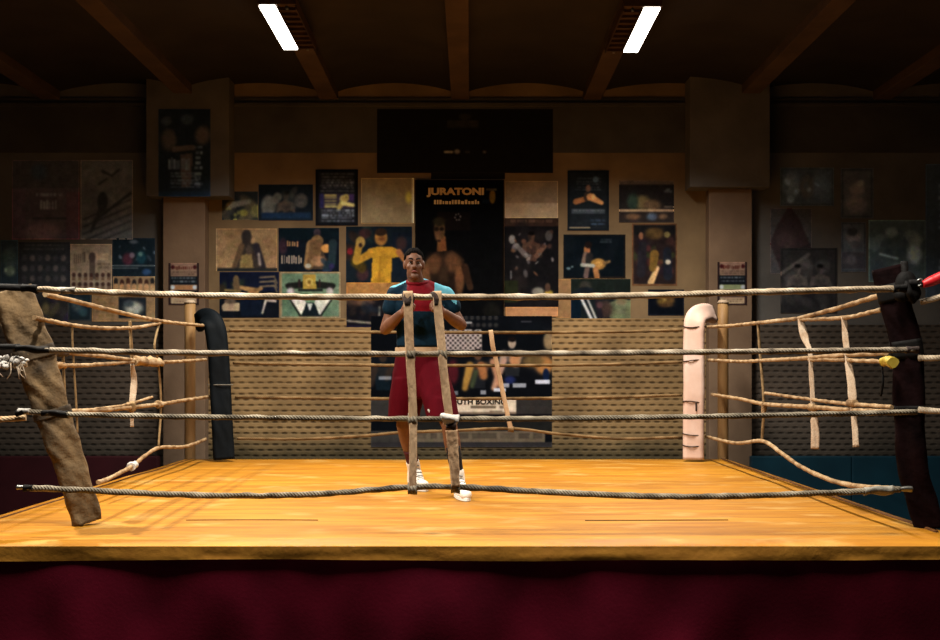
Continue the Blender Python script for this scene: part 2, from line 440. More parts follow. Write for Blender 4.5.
struct('wall_brick_left', box(XL, xa, WALL_Y - 0.025, WALL_Y - 0.001, 0.0, ZBR - 0.07, bev=0.006), M['brick_grey'])
struct('wall_brick_right', box(xb, XR, WALL_Y - 0.025, WALL_Y - 0.001, 0.0, ZBR - 0.07, bev=0.006), M['brick_grey'])

# pillars with the wide haunch under the beam
for (x0, x1, hx0, hx1, hz, nm) in ((PLx0, PLx1, W(146, 0, 11.62).x, W(229, 0, 11.62).x, 196, 'left'), (PRx0, PRx1, W(690, 0, 11.62).x, W(770, 0, 11.62).x, 187, 'right')):
    zb = CAMZ + (CY - hz) * 11.62 / F
    bm = box(x0, x1, 11.72, WALL_Y, 0, zb, bev=0.012)
    struct('pillar', bm, M['pillar']); struct('pillar_head', box(hx0, hx1, 11.62, WALL_Y, zb, ZTOP, bev=0.012), M['head_shade'])

# ceiling: shallow vaults between the beams
BX = [-6.2, -4.70, -3.15, -1.58, -0.11, 1.37, 3.08, 4.62, 6.2]
ZB, ZS, ZC = 4.84, 4.93, 5.03
bm = bmesh.new()
for i in range(len(BX) - 1):
    x0, x1 = BX[i] + 0.08, BX[i + 1] - 0.08
    prev = None; K = 14
    for k in range(K + 1):
        t = k / K; x = x0 + (x1 - x0) * t; z = ZS + (ZC - ZS) * math.sin(PI * t) ** 0.8
        cur = [bm.verts.new((x, YF, z)), bm.verts.new((x, WALL_Y, z)), bm.verts.new((x, YF, z + 0.12)), bm.verts.new((x, WALL_Y, z + 0.12))]
        if prev:
            bm.faces.new((prev[0], prev[1], cur[1], cur[0])).smooth = True
            bm.faces.new((prev[2], cur[2], cur[3], prev[3])); bm.faces.new((prev[1], prev[3], cur[3], cur[1]))
        prev = cur
add_box(bm, XL, XR, YF, WALL_Y, 5.12, 5.2)
struct('ceiling', bm, M['ceiling'])
for x in BX[1:-1]:
    struct('ceiling_beam', box(x - 0.10, x + 0.10, YF, WALL_Y - 0.001, ZB, 5.11, bev=0.01), M['beam'])
# small ledge running along the top of the back wall
ZD = CAMZ + (CY - 153) * WALL_Y / F                      # upper edge of the tan plaster; dark paint above
struct('trim_1', box(XL, XR, WALL_Y - 0.02, WALL_Y - 0.001, ZD, 4.86, bev=0.006), M['upper_paint'])
struct('trim_2', box(XL, XR, WALL_Y - 0.05, WALL_Y - 0.021, 4.76, 4.80, bev=0.006), M['upper_paint'])

# wall mats at the foot of the wall
ZM = CAMZ - (455 - CY) * 11.8 / F
for (x0, x1, mt, lab) in ((XL + 0.02, PLx0 - 0.02, 'mat_red', 'dark maroon padded mat along the foot of the wall, left of the ring'),
                          (PRx1 - 0.04, XR - 0.02, 'mat_blue', 'dark teal blue padded mat along the foot of the wall, right of the ring')):
    bm = bmesh.new(); n = 3; w = (x1 - x0) / n
    for k in range(n): add_box(bm, x0 + w * k + 0.002, x0 + w * (k + 1) - 0.002, 11.60, 11.70, 0, ZM, bev=0.015)
    tag(obj('wall_mat', bm, M[mt]), lab, 'wall mat')

# ================================================================ LAMPS
def fixture(xt, xh, y0, y1, label, visible=True, energy=100.0, spread=140.0):
    """hanging strip lamp: lit tube panel at xt, unlit louvre half towards xh"""
    xm0, xm1 = min(xt - 0.08, xh - 0.08), max(xt + 0.08, xh + 0.08)
    t = thing('strip_lamp', label, 'ceiling lamp', ((xm0 + xm1) / 2, (y0 + y1) / 2, 4.79), 'fluorescent strip lamps under the ceiling')
    bm = box(xm0, xm1, y0 - 0.02, y1 + 0.02, 4.785, 4.845, bev=0.006)
    child('housing', bm, M['housing'], t)
    child('lit_diffuser', box(xt - 0.066, xt + 0.066, y0, y1, 4.768, 4.786, bev=0.005), M['tube'], t)
    bm = bmesh.new()
    for k in range(9):
        yy = y0 + 0.06 + k * (y1 - y0 - 0.12) / 8
        add_box(bm, xh - 0.07, xh + 0.07, yy - 0.008, yy + 0.008, 4.760, 4.785)
    for s in (-1, 1): add_box(bm, xh + s * 0.075 - 0.004, xh + s * 0.075 + 0.004, y0, y1, 4.755, 4.785)
    child('louvre', bm, M['louvre'], t)
    for yy in (y0 + 0.02, y1 - 0.02): child('end_cap', tube([(xh, yy, 4.785), (xh, yy, 4.755)], 0.012, n=2, sides=8), M['metal'], t)
    ld = bpy.data.lights.new('tube_light', 'AREA'); ld.shape = 'RECTANGLE'; ld.size = 0.13; ld.size_y = y1 - y0
    ld.energy = energy; ld.color = (1.0, 0.92, 0.80); ld.spread = math.radians(spread)
    lo = bpy.data.objects.new('tube_light', ld); COL.objects.link(lo); lo.parent = t
    lo.location = (xt - t.location.x, 0, -0.03)
    return t
EB = 195; SPOT = 1150
fixture(-1.66, -1.50, 8.67, 9.82, 'lit strip lamp under the ceiling, left of the middle beam', energy=EB)
fixture(1.50, 1.34, 8.72, 9.90, 'lit strip lamp under the ceiling, right of the middle beam', energy=EB)
fixture(-1.66, -1.50, 4.2, 5.4, 'added unseen strip lamp nearer the front of the ring, left of the middle beam', energy=EB)  # this pair is added out of view to light the ring front
fixture(1.50, 1.34, 4.2, 5.4, 'added unseen strip lamp nearer the front of the ring, right of the middle beam', energy=EB)
# round downlight, left of the ring: its small hard source draws the rope shadows on the canvas
t = thing('spot_lamp', 'round spot lamp under the ceiling out to the left of the ring', 'spot lamp', (-3.75, 6.30, 4.74))
child('stem', tube([(-3.75, 6.30, 5.04), (-3.75, 6.30, 4.84)], 0.012, n=2, sides=8), M['housing'], t)
child('can', tube([(-3.75, 6.30, 4.845), (-3.75, 6.30, 4.70)], lambda u: 0.07 + 0.02 * u, n=6, sides=24), M['housing'], t)
bm = bmesh.new(); add_ell(bm, (-3.75, 6.30, 4.69), (0.05, 0.05, 0.02))
child('bulb', bm, M['tube'], t)
ld = bpy.data.lights.new('spot', 'SPOT'); ld.energy = SPOT; ld.color = (1.0, 0.90, 0.76); ld.shadow_soft_size = 0.035
ld.spot_size = math.radians(100); ld.spot_blend = 0.6
lo = bpy.data.objects.new('spot', ld); COL.objects.link(lo); lo.parent = t; lo.location = (0, 0, -0.09)
lo.rotation_euler = (0, math.radians(-30), 0)

# ================================================================ THE RING
RX0, RX1, RY0, RY1 = -2.965, 2.675, 5.50, 10.86
ring = thing('boxing_ring', 'raised boxing ring with yellow canvas and maroon cloth skirt', 'boxing ring', ((RX0 + RX1) / 2, (RY0 + RY1) / 2, 0))
bm = bmesh.new(); NX, NY = 90, 80; G = []
for j in range(NY + 1):
    row = []
    for i in range(NX + 1):
        x = RX0 + (RX1 - RX0) * i / NX; y = RY0 + (RY1 - RY0) * j / NY
        e = min(i, NX - i, j, NY - j)
        z = RZ + 0.008 * mnoise.noise(Vector((x * 0.9, y * 1.4, 0)))
        z -= 0.03 * max(0, 1 - e / 1.5) ** 2
        row.append(bm.verts.new((x, y, z)))
    G.append(row)
for j in range(NY):
    for i in range(NX): bm.faces.new((G[j][i], G[j][i + 1], G[j + 1][i + 1], G[j + 1][i])).smooth = True
child('canvas', bm, M['canvas'], ring)
def hang(path, outn, drop, z_top, wave, seed, off, nz):
    """cloth hanging from the canvas edge along a straight path"""
    bm = bmesh.new(); a, b = Vector(path[0]), Vector(path[1]); n = max(30, int((b - a).length * 26)); rows = []
    for i in range(n + 1):
        p = a.lerp(b, i / n); s = (b - a).length * i / n; row = []
        for k in range(nz + 1):
            t = k / nz
            d = drop(s) if callable(drop) else drop
            w = wave * t * (mnoise.noise(Vector((s * 1.6 + seed, t * 0.8, 0))) + 0.5 * mnoise.noise(Vector((s * 4.0 + seed, t * 1.5, 3))))
            row.append(bm.verts.new((p.x + outn[0] * (off + w), p.y + outn[1] * (off + w), z_top - d * t)))
        rows.append(row)
    for i in range(n):
        for k in range(nz): bm.faces.new((rows[i][k], rows[i + 1][k], rows[i + 1][k + 1], rows[i][k + 1])).smooth = True
    return bm
edges = (((RX0, RY0), (RX1, RY0), (0, -1)), ((RX1, RY0), (RX1, RY1), (1, 0)), ((RX1, RY1), (RX0, RY1), (0, 1)), ((RX0, RY1), (RX0, RY0), (-1, 0)))
for k, (a, b, nrm) in enumerate(edges):
    dr = (lambda s: 0.072 + 0.012 * mnoise.noise(Vector((s * 0.8, 1, 0))))
    child('canvas_edge', hang((a, b), nrm, dr, RZ - 0.024, 0.012, k * 7.0, 0.002, 6), M['canvas_side'], ring)
    child('skirt', hang((a, b), nrm, 0.83, RZ - 0.055, 0.10, 20 + k * 9.0, -0.018, 26), M['skirt'], ring)
child('platform', box(RX0 + 0.12, RX1 - 0.12, RY0 + 0.12, RY1 - 0.12, 0.0, RZ - 0.06), M['platform'], ring)
def seam(p, q, w=0.010):
    a, b = Vector(p), Vector(q); pts = []
    for i in range(41):
        c = a.lerp(b, i / 40); c.z = RZ + 0.008 * mnoise.noise(Vector((c.x * 0.9, c.y * 1.4, 0))) + 0.001
        pts.append(c)
    child('seam', tube(pts, w / 2, n=40, sides=6), M['seam'], ring)
yf = F * 0.875 / (520.5 - CY)
seam(W(186, 520.5, yf), W(318, 520.5, yf)); seam(W(585, 521, yf), W(728, 521, yf))
seam((RX1 - 0.12, RY0 + 0.3, RZ), (RX1 - 0.12, RY1 - 0.1, RZ), 0.022)
seam((RX0 + 0.14, RY0 + 0.3, RZ), (RX0 + 0.14, RY1 - 0.1, RZ), 0.014)

# posts
POST = {'bl': (W(190, 0, 10.95).x, 10.95), 'br': (W(723, 0, 10.95).x, 10.95), 'fl': (-3.09, 5.60), 'fr': (2.80, 5.60)}
plab = {'bl': 'tan ring post behind the black corner pad', 'br': 'tan ring post behind the white corner pad',
        'fl': 'ring post at the near left corner', 'fr': 'ring post at the near right corner'}
for k, (x, y) in POST.items():
    t = thing('ring_post', plab[k], 'ring post', (x, y, 0), 'corner posts of the ring')
    ztop = CAMZ + (CY - 303) * 10.95 / F
    child('pole', tube([(x, y, 0), (x, y, ztop)], 0.055, n=8, sides=20), M['pole'], t)
    child('cap', tube([(x, y, ztop), (x, y, ztop + 0.03)], lambda u: 0.062 - 0.02 * u, n=4, sides=20), M['pole_pale'], t)
    child('base_plate', box(x - 0.075, x + 0.075, y - 0.075 if k[0] == 'f' else y - 0.06, y + 0.075, 0.0, 0.02, bev=0.004), M['metal'], t)

# ---------------------------------------------------------------- corner pads
FY = 5.70     # plane of the front ropes
BY = 10.62    # plane of the back ropes
def strap_band(P, pts, i0, i1, width, thick, nrm, mat, name='tape_shade_band', g=1.06):
    cp = catmull(pts, 60); seg = cp[int(i0 * 60):int(i1 * 60) + 1]
    child(name, band([seg[0], seg[len(seg) // 2], seg[-1]], width * g, thick * g + 0.006, nrm, n=5), M[mat], P)

# near left: long worn tan canvas pad, leaning
t = thing('corner_pad', 'long worn tan canvas corner pad leaning at the near left corner', 'corner pad', W(88, 523, 6.08), 'ring corner pads')
pl = [W(10, 290, 5.98), W(26, 330, 6.0), W(41, 375, 6.02), W(56, 425, 6.05), W(75, 480, 6.07), W(86.5, 523, 6.09)]
child('cover', band(pl, lambda u: 0.235 - 0.075 * u, lambda u: 0.08 - 0.02 * u, (0.62, -0.78, 0.05), n=80, wrinkle=0.030, seed=3, seg=15), M['pad_tan'], t)
strap_band(t, pl, 0.26, 0.31, 0.22, 0.085, (0.62, -0.78, 0.05), 'pad_shade')  # both darker bands are painted shading across the pad
strap_band(t, pl, 0.53, 0.56, 0.20, 0.08, (0.62, -0.78, 0.05), 'pad_shade')
# near right: dark pad
t = thing('corner_pad', 'dark maroon black corner pad hanging at the near right corner', 'corner pad', W(925, 528, 5.97), 'ring corner pads')
pr = [W(887, 267, 5.92), W(896, 305, 5.92), W(907, 350, 5.93), W(909, 410, 5.94), W(912, 465, 5.95), W(921, 498, 5.96), W(930, 529, 5.95)]
child('cover', band(pr, lambda u: 0.165 - 0.005*u, 0.06, (-0.55, -0.83, 0.0), n=80, wrinkle=0.014, seed=9, seg=13), M['pad_dark'], t)
for a, b in ((0.29, 0.36), (0.52, 0.55), (0.07, 0.14)): strap_band(t, pr, a, b, 0.16, 0.06, (-0.55, -0.83, 0.0), 'black_tape')
# far right: white pad with a curled-over top
t = thing('corner_pad', 'tall off-white corner pad with curled top at the far right corner', 'corner pad', W(693, 459, BY - 0.05), 'ring corner pads')
py = BY - 0.12
pw = [W(712, 314, py + 0.30), W(704, 313, py + 0.16), W(696, 318, py + 0.04), W(694, 332, py), W(694, 380, py - .02), W(693.5, 425, py - .03), W(693.5, 459.5, py - .04)]
child('cover', band(pw, 0.205, 0.085, (-0.15, -1, 0.25), n=60, wrinkle=0.006, seed=2, seg=11), M['pad_white'], t)
for f in (0.27, 0.46, 0.68, 0.86, 0.93):
    c = catmull(pw, 60)[int(f * 60)]
    bm = bmesh.new(); w, h = 0.108, 0.05
    lp = [Vector((c.x + w * math.cos(a), c.y + h * math.sin(a), c.z + 0.008 * math.sin(a * 2 + f * 9))) for a in [2 * PI * i / 16 for i in range(17)]]
    add_tube(bm, lp, 0.0055, n=32, sides=6)
    if f == 0.68: add_tube(bm, [c + Vector((0.01, -0.058, 0)), c + Vector((0.012, -0.06, -0.09))], 0.008, n=4, sides=6)
    child('tie_cord', bm, M['dark_tape'], t)
# far left: black pad
t = thing('corner_pad', 'black vinyl corner pad bending over at the far left corner', 'corner pad', W(224, 459, BY - 0.05), 'ring corner pads')
pb = [W(199, 322, py + 0.26), W(206, 318, py + 0.12), W(214, 325, py + 0.02), W(218, 350, py), W(221, 400, py - .02), W(224, 459.5, py - .04)]
child('cover', band(pb, lambda u: 0.205, 0.09, (0.2, -1, 0.2), n=60, wrinkle=0.008, seed=6, seg=11), M['pad_black'], t)
c = catmull(pb, 60)[int(0.58 * 60)]
lp = [Vector((c.x + 0.123 * math.cos(a), c.y + 0.058 * math.sin(a), c.z)) for a in [2 * PI * i / 16 for i in range(17)]]
child('tie_cord', tube(lp, 0.005, n=32, sides=6), M['grey_tape'], t)

# ---------------------------------------------------------------- ropes
def rope(label, pts, r, mat, group, n=110, wob=0.35, seed=0.0):
    c = Vector(pts[0])
    t = thing('ring_rope', label, 'rope', c, group)
    child('strand', tube(pts, r, n=n, sides=12, wob=wob, seed=seed), M[mat], t)
    return t
def wrap(t, pts, r, mat, name='tape_wrap', n=12, wob=0.5, seed=1.0):
    return child(name, tube(pts, r, n=n, sides=12, wob=wob, seed=seed), M[mat], t)
def fr(pp): return [W(x, y, FY) for x, y in pp]
GF = 'ropes along the front of the ring'
t = rope('top rope across the front of the ring, pale and taut', fr([(33, 289), (100, 292), (200, 295.3), (320, 297), (420, 297), (540, 296.8), (650, 295.2), (760, 292), (898, 288.5)]), 0.0170, 'rope_light', GF, 200, seed=1)
wrap(t, fr([(22, 287.5), (38, 289.3)]), 0.023, 'black_tape'); wrap(t, fr([(893, 288.6), (906, 288.5)]), 0.024, 'black_tape'); wrap(t, fr([(62, 290.4), (76, 291)]), 0.021, 'grey_tape')
t = rope('second rope down across the front of the ring, grey', fr([(46, 350), (200, 353), (420, 354), (600, 353), (750, 351.5), (915, 349.8)]), 0.0155, 'rope_mid', GF, 200, seed=2)
wrap(t, fr([(16, 347.8), (50, 350.2)]), 0.019, 'black_tape'); wrap(t, fr([(906, 349.8), (918, 350)]), 0.021, 'dark_tape')
t = rope('third rope down across the front of the ring, dark grey', fr([(24, 411.5), (80, 414.5), (200, 417), (420, 419), (600, 418), (760, 415.5), (917, 412)]), 0.0145, 'rope_dark', GF, 200, seed=3)
wrap(t, fr([(42, 412.8), (68, 414.2)]), 0.019, 'black_tape'); wrap(t, fr([(18, 411), (30, 411.8)]), 0.018, 'white_tape'); wrap(t, fr([(16, 413.5), (24, 412)]), 0.018, 'black_tape')
t = rope('lowest rope across the front of the ring, sagging either side of the straps', fr([(28, 488), (90, 490.5), (160, 494), (240, 495.8), (320, 494), (405, 487.5), (456, 487), (540, 491.5), (640, 496), (720, 496.3), (800, 494), (900, 489.5)]), 0.0165, 'rope_dark', GF, 220, seed=4)
wrap(t, fr([(17, 487), (31, 488.2)]), 0.014, 'metal'); wrap(t, fr([(24, 487.8), (33, 488.5)]), 0.021, 'black_tape')
wrap(t, fr([(864, 491.2), (893, 489.8)]), 0.0235, 'grey_tape'); wrap(t, fr([(893, 489.8), (912, 488.8)]), 0.015, 'metal')

# side ropes: planes from the back corners to the front corners
def sp(px, py, side):
    (xb_, xf_) = ((-2.60, -2.42) if side < 0 else (2.36, 2.335))
    b = (xb_ - xf_) / (BY - 5.78); a = xb_ - b * BY
    y = a / ((px - CX) / F - b)
    return W(px, py, y)
def sd(pp, side): return [sp(x, y, side) for x, y in pp]
GL = 'ropes along the left side of the ring'; GR = 'ropes along the right side of the ring'
L_, R_ = -1, 1
rope('top rope down the left side of the ring, climbing to the near corner', sd([(203, 325.5), (160, 321), (110, 310), (70, 300), (45, 294.5)], L_), 0.0151, 'rope_tan', GL, seed=5)
rope('slack lower strand under the left side top rope', sd([(160, 323), (135, 327.5), (100, 328), (75, 325.5), (45, 320), (34, 317.5)], L_), 0.0128, 'rope_tan', GL, seed=6)
t = rope('second rope down the left side, thickly taped near the tan strap', sd([(206, 359.5), (165, 362), (133, 360), (100, 356), (70, 353), (54, 352)], L_), 0.0140, 'rope_tan', GL, seed=7)
wrap(t, sd([(161, 362), (148, 361.3), (134, 360.2)], L_), 0.033, 'rope_tan', wob=1.0); wrap(t, sd([(66, 352.8), (52, 352)], L_), 0.023, 'dark_tape')
t = rope('lower strand branching off the left side second rope', sd([(133, 361.5), (110, 363.5), (80, 365.5), (55, 365)], L_), 0.0128, 'rope_tan', GL, seed=8)
wrap(t, sd([(64, 365.2), (54, 365)], L_), 0.021, 'pole')
t = rope('third rope down the left side of the ring, rising to the black pad', sd([(212, 396), (180, 401), (160, 404), (130, 407.5), (100, 410), (70, 411.5), (48, 412)], L_), 0.0155, 'rope_tan', GL, seed=9)
wrap(t, sd([(161, 403.8), (157, 404.2)], L_), 0.028, 'rope_tan')
rope('thin strand crossing the left side third rope behind the strap tail', sd([(152, 397), (125, 405), (92, 409.6)], L_), 0.0101, 'rope_tan', GL, 50, seed=10)
t = rope('lowest rope down the left side, sagging to the canvas', sd([(206, 439), (185, 446.5), (160, 447.5), (146, 455), (132, 466), (110, 478), (98, 482.5)], L_), 0.0143, 'rope_tan', GL, seed=11)
wrap(t, sd([(135, 464), (131, 466.5)], L_), 0.028, 'white_tape')
rope('top rope down the right side of the ring, climbing to the dark pad', sd([(706, 327), (730, 325.8), (757, 323), (780, 320.5), (800, 318), (835, 309), (873, 297.5), (886, 294)], R_), 0.0151, 'rope_tan', GR, seed=12)
rope('slack lower strand under the right side top rope', sd([(800, 319.5), (825, 319), (850, 317), (882, 309.5)], R_), 0.0131, 'rope_tan', GR, seed=13)
rope('second rope down the right side of the ring', sd([(708, 360), (740, 361.5), (765, 360.3), (800, 358.5), (840, 355.5), (886, 353)], R_), 0.0143, 'rope_tan', GR, seed=14)
t = rope('lower strand of the right side second rope, ending in yellow tape', sd([(809, 359.5), (840, 360), (886, 361.5)], R_), 0.0131, 'rope_tan', GR, seed=15)
wrap(t, sd([(884, 361), (893, 362)], R_), 0.030, 'yellow_tape'); wrap(t, sd([(882, 367), (883, 380), (881, 396)], R_), 0.007, 'black_tape', 'loose_thread')
rope('third rope down the right side of the ring', sd([(712, 394.5), (740, 399), (765, 404), (812, 407), (850, 410), (892, 411.8)], R_), 0.0151, 'rope_tan', GR, seed=16)
rope('upper strand lying just over the right side third rope', sd([(765, 393), (800, 398), (840, 403), (892, 407)], R_), 0.0116, 'rope_tan', GR, seed=17)
t = rope('lowest rope down the right side, sagging from its cord to the near corner', sd([(706, 436.5), (735, 443), (762, 441), (780, 452), (800, 466), (830, 480), (860, 486.5), (893, 488.5)], R_), 0.0151, 'rope_tan', GR, seed=18)
GB = 'ropes along the back of the ring'
def bk(pp): return [W(x, y, BY) for x, y in pp]
rope('top rope across the back of the ring', bk([(229, 330.5), (360, 332), (500, 332.5), (600, 332), (682, 330)]), 0.0155, 'rope_back', GB, seed=19)
rope('second rope down across the back of the ring', bk([(233, 363), (360, 365), (500, 365.5), (600, 364.5), (682, 362)]), 0.0155, 'rope_back', GB, seed=20)
rope('third rope down across the back of the ring', bk([(235, 397), (360, 398.5), (500, 398.5), (600, 397.5), (682, 395)]), 0.0155, 'rope_back', GB, seed=21)
rope('lowest rope across the back of the ring, lifted by the slanting strap', bk([(237, 438.5), (300, 439), (360, 436), (400, 432.5), (455, 430.5), (511, 428.5), (560, 434), (620, 438.5), (682, 437)]), 0.0146, 'rope_back', GB, seed=22)

# ---------------------------------------------------------------- spacers
def strap(label, pts, w, mat, group=None, normal=(0, -1, 0), thick=0.009, knots=()):
    t = thing('spacer_strap', label, 'spacer strap', Vector(pts[-1]), group)
    child('webbing', band(pts, w, thick, normal, n=60, wrinkle=0.004, seed=len(label), seg=7), M[mat], t)
    return t
GS = 'webbing straps tying the front ropes together'
FS = FY - 0.028
t = strap('tan webbing strap upright across the front ropes, left of the pair', [W(x, y, FS) for x, y in ((408, 291), (408.5, 320), (410, 354), (412, 390), (413, 419), (413, 455), (412.5, 490))], lambda u: 0.050 - 0.010 * u, 'webbing', GS)
child('tape_knot', tube([W(408, 293, FY), W(408, 306, FY - 0.012)], lambda u: 0.029 - 0.005 * u, n=8, sides=12, wob=0.8), M['dark_tape'], t)
for (x, y) in ((410.5, 354), (412.8, 419), (412.5, 488)): child('tape_knot', tube([W(x - 4.6, y, FY), W(x + 4.6, y, FY)], 0.033, n=5, sides=12, wob=0.5), M['rope_dark'], t)
t = strap('tan webbing strap slanting across the front ropes, knotted with white tape', [W(x, y, FS) for x, y in ((437, 291), (438, 310), (441, 340), (443, 365), (447, 400), (450, 423), (453, 455), (455.5, 490))], lambda u: 0.047 - 0.005 * u, 'webbing', GS)
child('tape_knot', tube([W(437, 293, FY), W(437.4, 306, FY - 0.012)], lambda u: 0.028 - 0.005 * u, n=8, sides=12, wob=0.8, seed=4), M['dark_tape'], t)
child('white_knot', tube([W(443.5, 419.5, FY - 0.01), W(450, 418.5, FY - 0.02), W(457.5, 420.5, FY - 0.01)], 0.031, n=10, sides=12, wob=0.9, seed=2), M['white_tape'], t)['label'] = 'white tape knot'
child('tape_knot', tube([W(446, 427, FY - 0.01), W(456, 428, FY - 0.01)], 0.034, n=6, sides=12, wob=0.9, seed=8), M['dark_tape'], t)
child('lower_webbing', band([W(451.5, 430, FS - 0.004), W(453.5, 455, FS - 0.004), W(455.5, 487, FS - 0.004)], lambda u: 0.066 - 0.02 * u, 0.02, (0, -1, 0), n=24, wrinkle=0.008, seed=5), M['webbing'], t)
for (x, y) in ((442.5, 354), (455.5, 487)): child('tape_knot', tube([W(x - 4.6, y, FY), W(x + 4.6, y, FY)], 0.033, n=5, sides=12, wob=0.5, seed=6), M['rope_dark'], t)
t = strap('tan strap slanting across the back ropes before the big fight banner', [W(x, y, BY - 0.028) for x, y in ((490.5, 330), (493, 347), (497, 365), (504, 398), (511, 430))], 0.046, 'webbing', None)
child('tape_knot', tube([W(508, 428.5, BY), W(514, 429, BY)], 0.032, n=5, sides=10, wob=0.5), M['rope_back'], t)

def cord(label, pts, r, mat='cord', group=None, wob=0.2):
    t = thing('rope_lashing', label, 'spacer cord', Vector(pts[-1]), group)
    child('cord', tube(pts, r, n=50, sides=8, wob=wob), M[mat], t)
    return t
GC = 'cords tying the side ropes together'
cord('thin upright cord nearest the tan pad on the left side ropes', sd([(63, 352), (64, 380), (66, 411)], L_), 0.0085, 'cord', GC)
cord('thin cord hanging past the left side third rope, second from the tan pad', sd([(72, 325), (73, 353), (76, 400), (77.5, 433)], L_), 0.0065, 'cord', GC)
t = cord('olive cord with a pale webbing tail on the left side ropes', sd([(130, 321), (131, 342), (132, 362)], L_), 0.012, 'cord', GC)
tl = sd([(132, 364), (134, 382), (132, 405), (132, 427)], L_)
child('webbing_tail', band(tl, lambda u: 0.026 + 0.022 * math.sin(PI * min(1, u * 1.2)), 0.012, (0.35, -0.93, 0), n=30, wrinkle=0.006), M['webbing_pale'], t)
child('knot', tube(sd([(131, 402), (131.5, 411)], L_), 0.03, n=6, sides=10, wob=0.6), M['cord'], t)
cord('long loose cord joining the left side ropes nearest the far corner', sd([(160, 320), (154.5, 345), (158, 362), (161, 403), (158.5, 447)], L_), 0.009, 'cord', GC)
t = cord('upright cord joining the right side ropes nearest the far corner', sd([(758, 323), (759.5, 345), (762, 375), (764, 404), (763, 425), (762, 441)], R_), 0.012, 'cord', GC)
child('knot', tube(sd([(764, 402), (763.5, 416)], R_), 0.021, n=6, sides=10, wob=0.6), M['rope_tan'], t)
def rstrap(label, pp, wf):
    t = thing('spacer_strap', label, 'spacer strap', sp(*pp[-1], R_), 'straps hanging on the right side ropes')
    child('webbing', band(sd(pp, R_), wf, 0.012, (-0.45, -0.89, 0), n=50, wrinkle=0.006, seed=len(label)), M['webbing_pale'], t)
    return t
t = rstrap('pale strap with a thick tail on the right side ropes, further from the dark pad', [(800, 318), (805, 338), (810, 352), (811.5, 375), (813, 405), (815, 428), (815, 449)], lambda u: 0.032 + (0.026 * math.sin(PI * min(1, u / .25)) if u < .25 else 0) + (0.022 if u > 0.78 else 0))
child('knot', tube(sd([(811, 407), (816, 407)], R_), 0.028, n=5, sides=10, wob=0.6), M['rope_tan'], t)
t = rstrap('pale strap with a thick tail on the right side ropes, beside the dark pad', [(844, 317), (845.5, 338), (848, 358), (851, 380), (853, 404), (855, 428), (856, 447)], lambda u: 0.036 + (0.012 if 0.35 < u < 0.65 else 0))
child('knot', tube(sd([(850, 403), (856, 403)], R_), 0.026, n=5, sides=10, wob=0.6), M['rope_tan'], t)

# ties from the rope corners to the near posts
def tie(label, a, b, r, mat, g): 
    t = thing('corner_tie', label, 'rope tie', Vector(b), g)
    child('strand', tube([a, (Vector(a) + Vector(b)) / 2 + Vector((0, 0, -0.01)), b], r, n=20, sides=10, wob=0.3), M[mat], t)
    return t
fx, fy = POST['fr']; gx, gy = POST['fl']
def topost(px, py, side, Y=FY + 0.02):
    a = W(px, py, Y); x, y = (POST['fr'] if side > 0 else POST['fl'])
    return a, x, y
GT = 'ties from the ropes to the near posts'
a = W(921, 302, 5.86); tie('pale tie rope at the right edge, just under the red grip', a, (fx - 0.06, fy, a.z + 0.10), 0.017, 'rope_light', GT)
a = W(919, 358, 5.86); tie('pale tie rope at the right edge, level with the second rope', a, (fx - 0.06, fy, a.z + 0.02), 0.018, 'rope_light', GT)
a = W(919, 409.5, 5.86); tie('pale tie rope at the right edge, level with the third rope', a, (fx - 0.06, fy, a.z - 0.0), 0.018, 'rope_light', GT)
a = W(26, 417.5, 5.74); tie('tan tie rope at the left edge, level with the third rope', a, (gx + 0.06, gy, a.z - 0.02), 0.017, 'rope_tan', GT)
a = W(20, 346.5, 5.74); tie('black tie at the left edge, level with the second rope', a, (gx + 0.06, gy, a.z + 0.02), 0.016, 'black_tape', GT)
a = W(24, 287.5, 5.74); tie('black tie at the left edge, level with the top rope', a, (gx + 0.06, gy, a.z + 0.03), 0.02, 'black_tape', GT)
# frayed white tape bundle, left edge
a = W(27, 364, 5.76); b_ = Vector((gx + 0.06, gy, a.z - 0.01))
t = tie('tie at the left edge bundled in frayed white tape', a, b_, 0.017, 'rope_tan', GT)
bm = bmesh.new(); rr = random.Random(4)
p0, p1 = W(26, 363, 5.74), W(-12, 363, 5.70)
for k in range(46):
    c = p0.lerp(p1, rr.random()); c += Vector((rr.uniform(-.01, .01), rr.uniform(-.03, .03), rr.uniform(-.022, .034)))
    add_ell(bm, c, (rr.uniform(.010, .022), rr.uniform(.010, .02), rr.uniform(.008, .018)), seg=8, ring=6)
child('frayed_tape', bm, M['white_tape'], t)
bm = bmesh.new()
for k in range(16):
    c = p0.lerp(p1, rr.random()); L = rr.uniform(.03, .09)
    add_tube(bm, [c + Vector((0, -.02, 0)), c + Vector((rr.uniform(-.02, .02), -.03, -L * .6)), c + Vector((rr.uniform(-.03, .03), -.02, -L))], 0.003, n=6, sides=5)
child('loose_thread', bm, M['webbing_pale'], t)
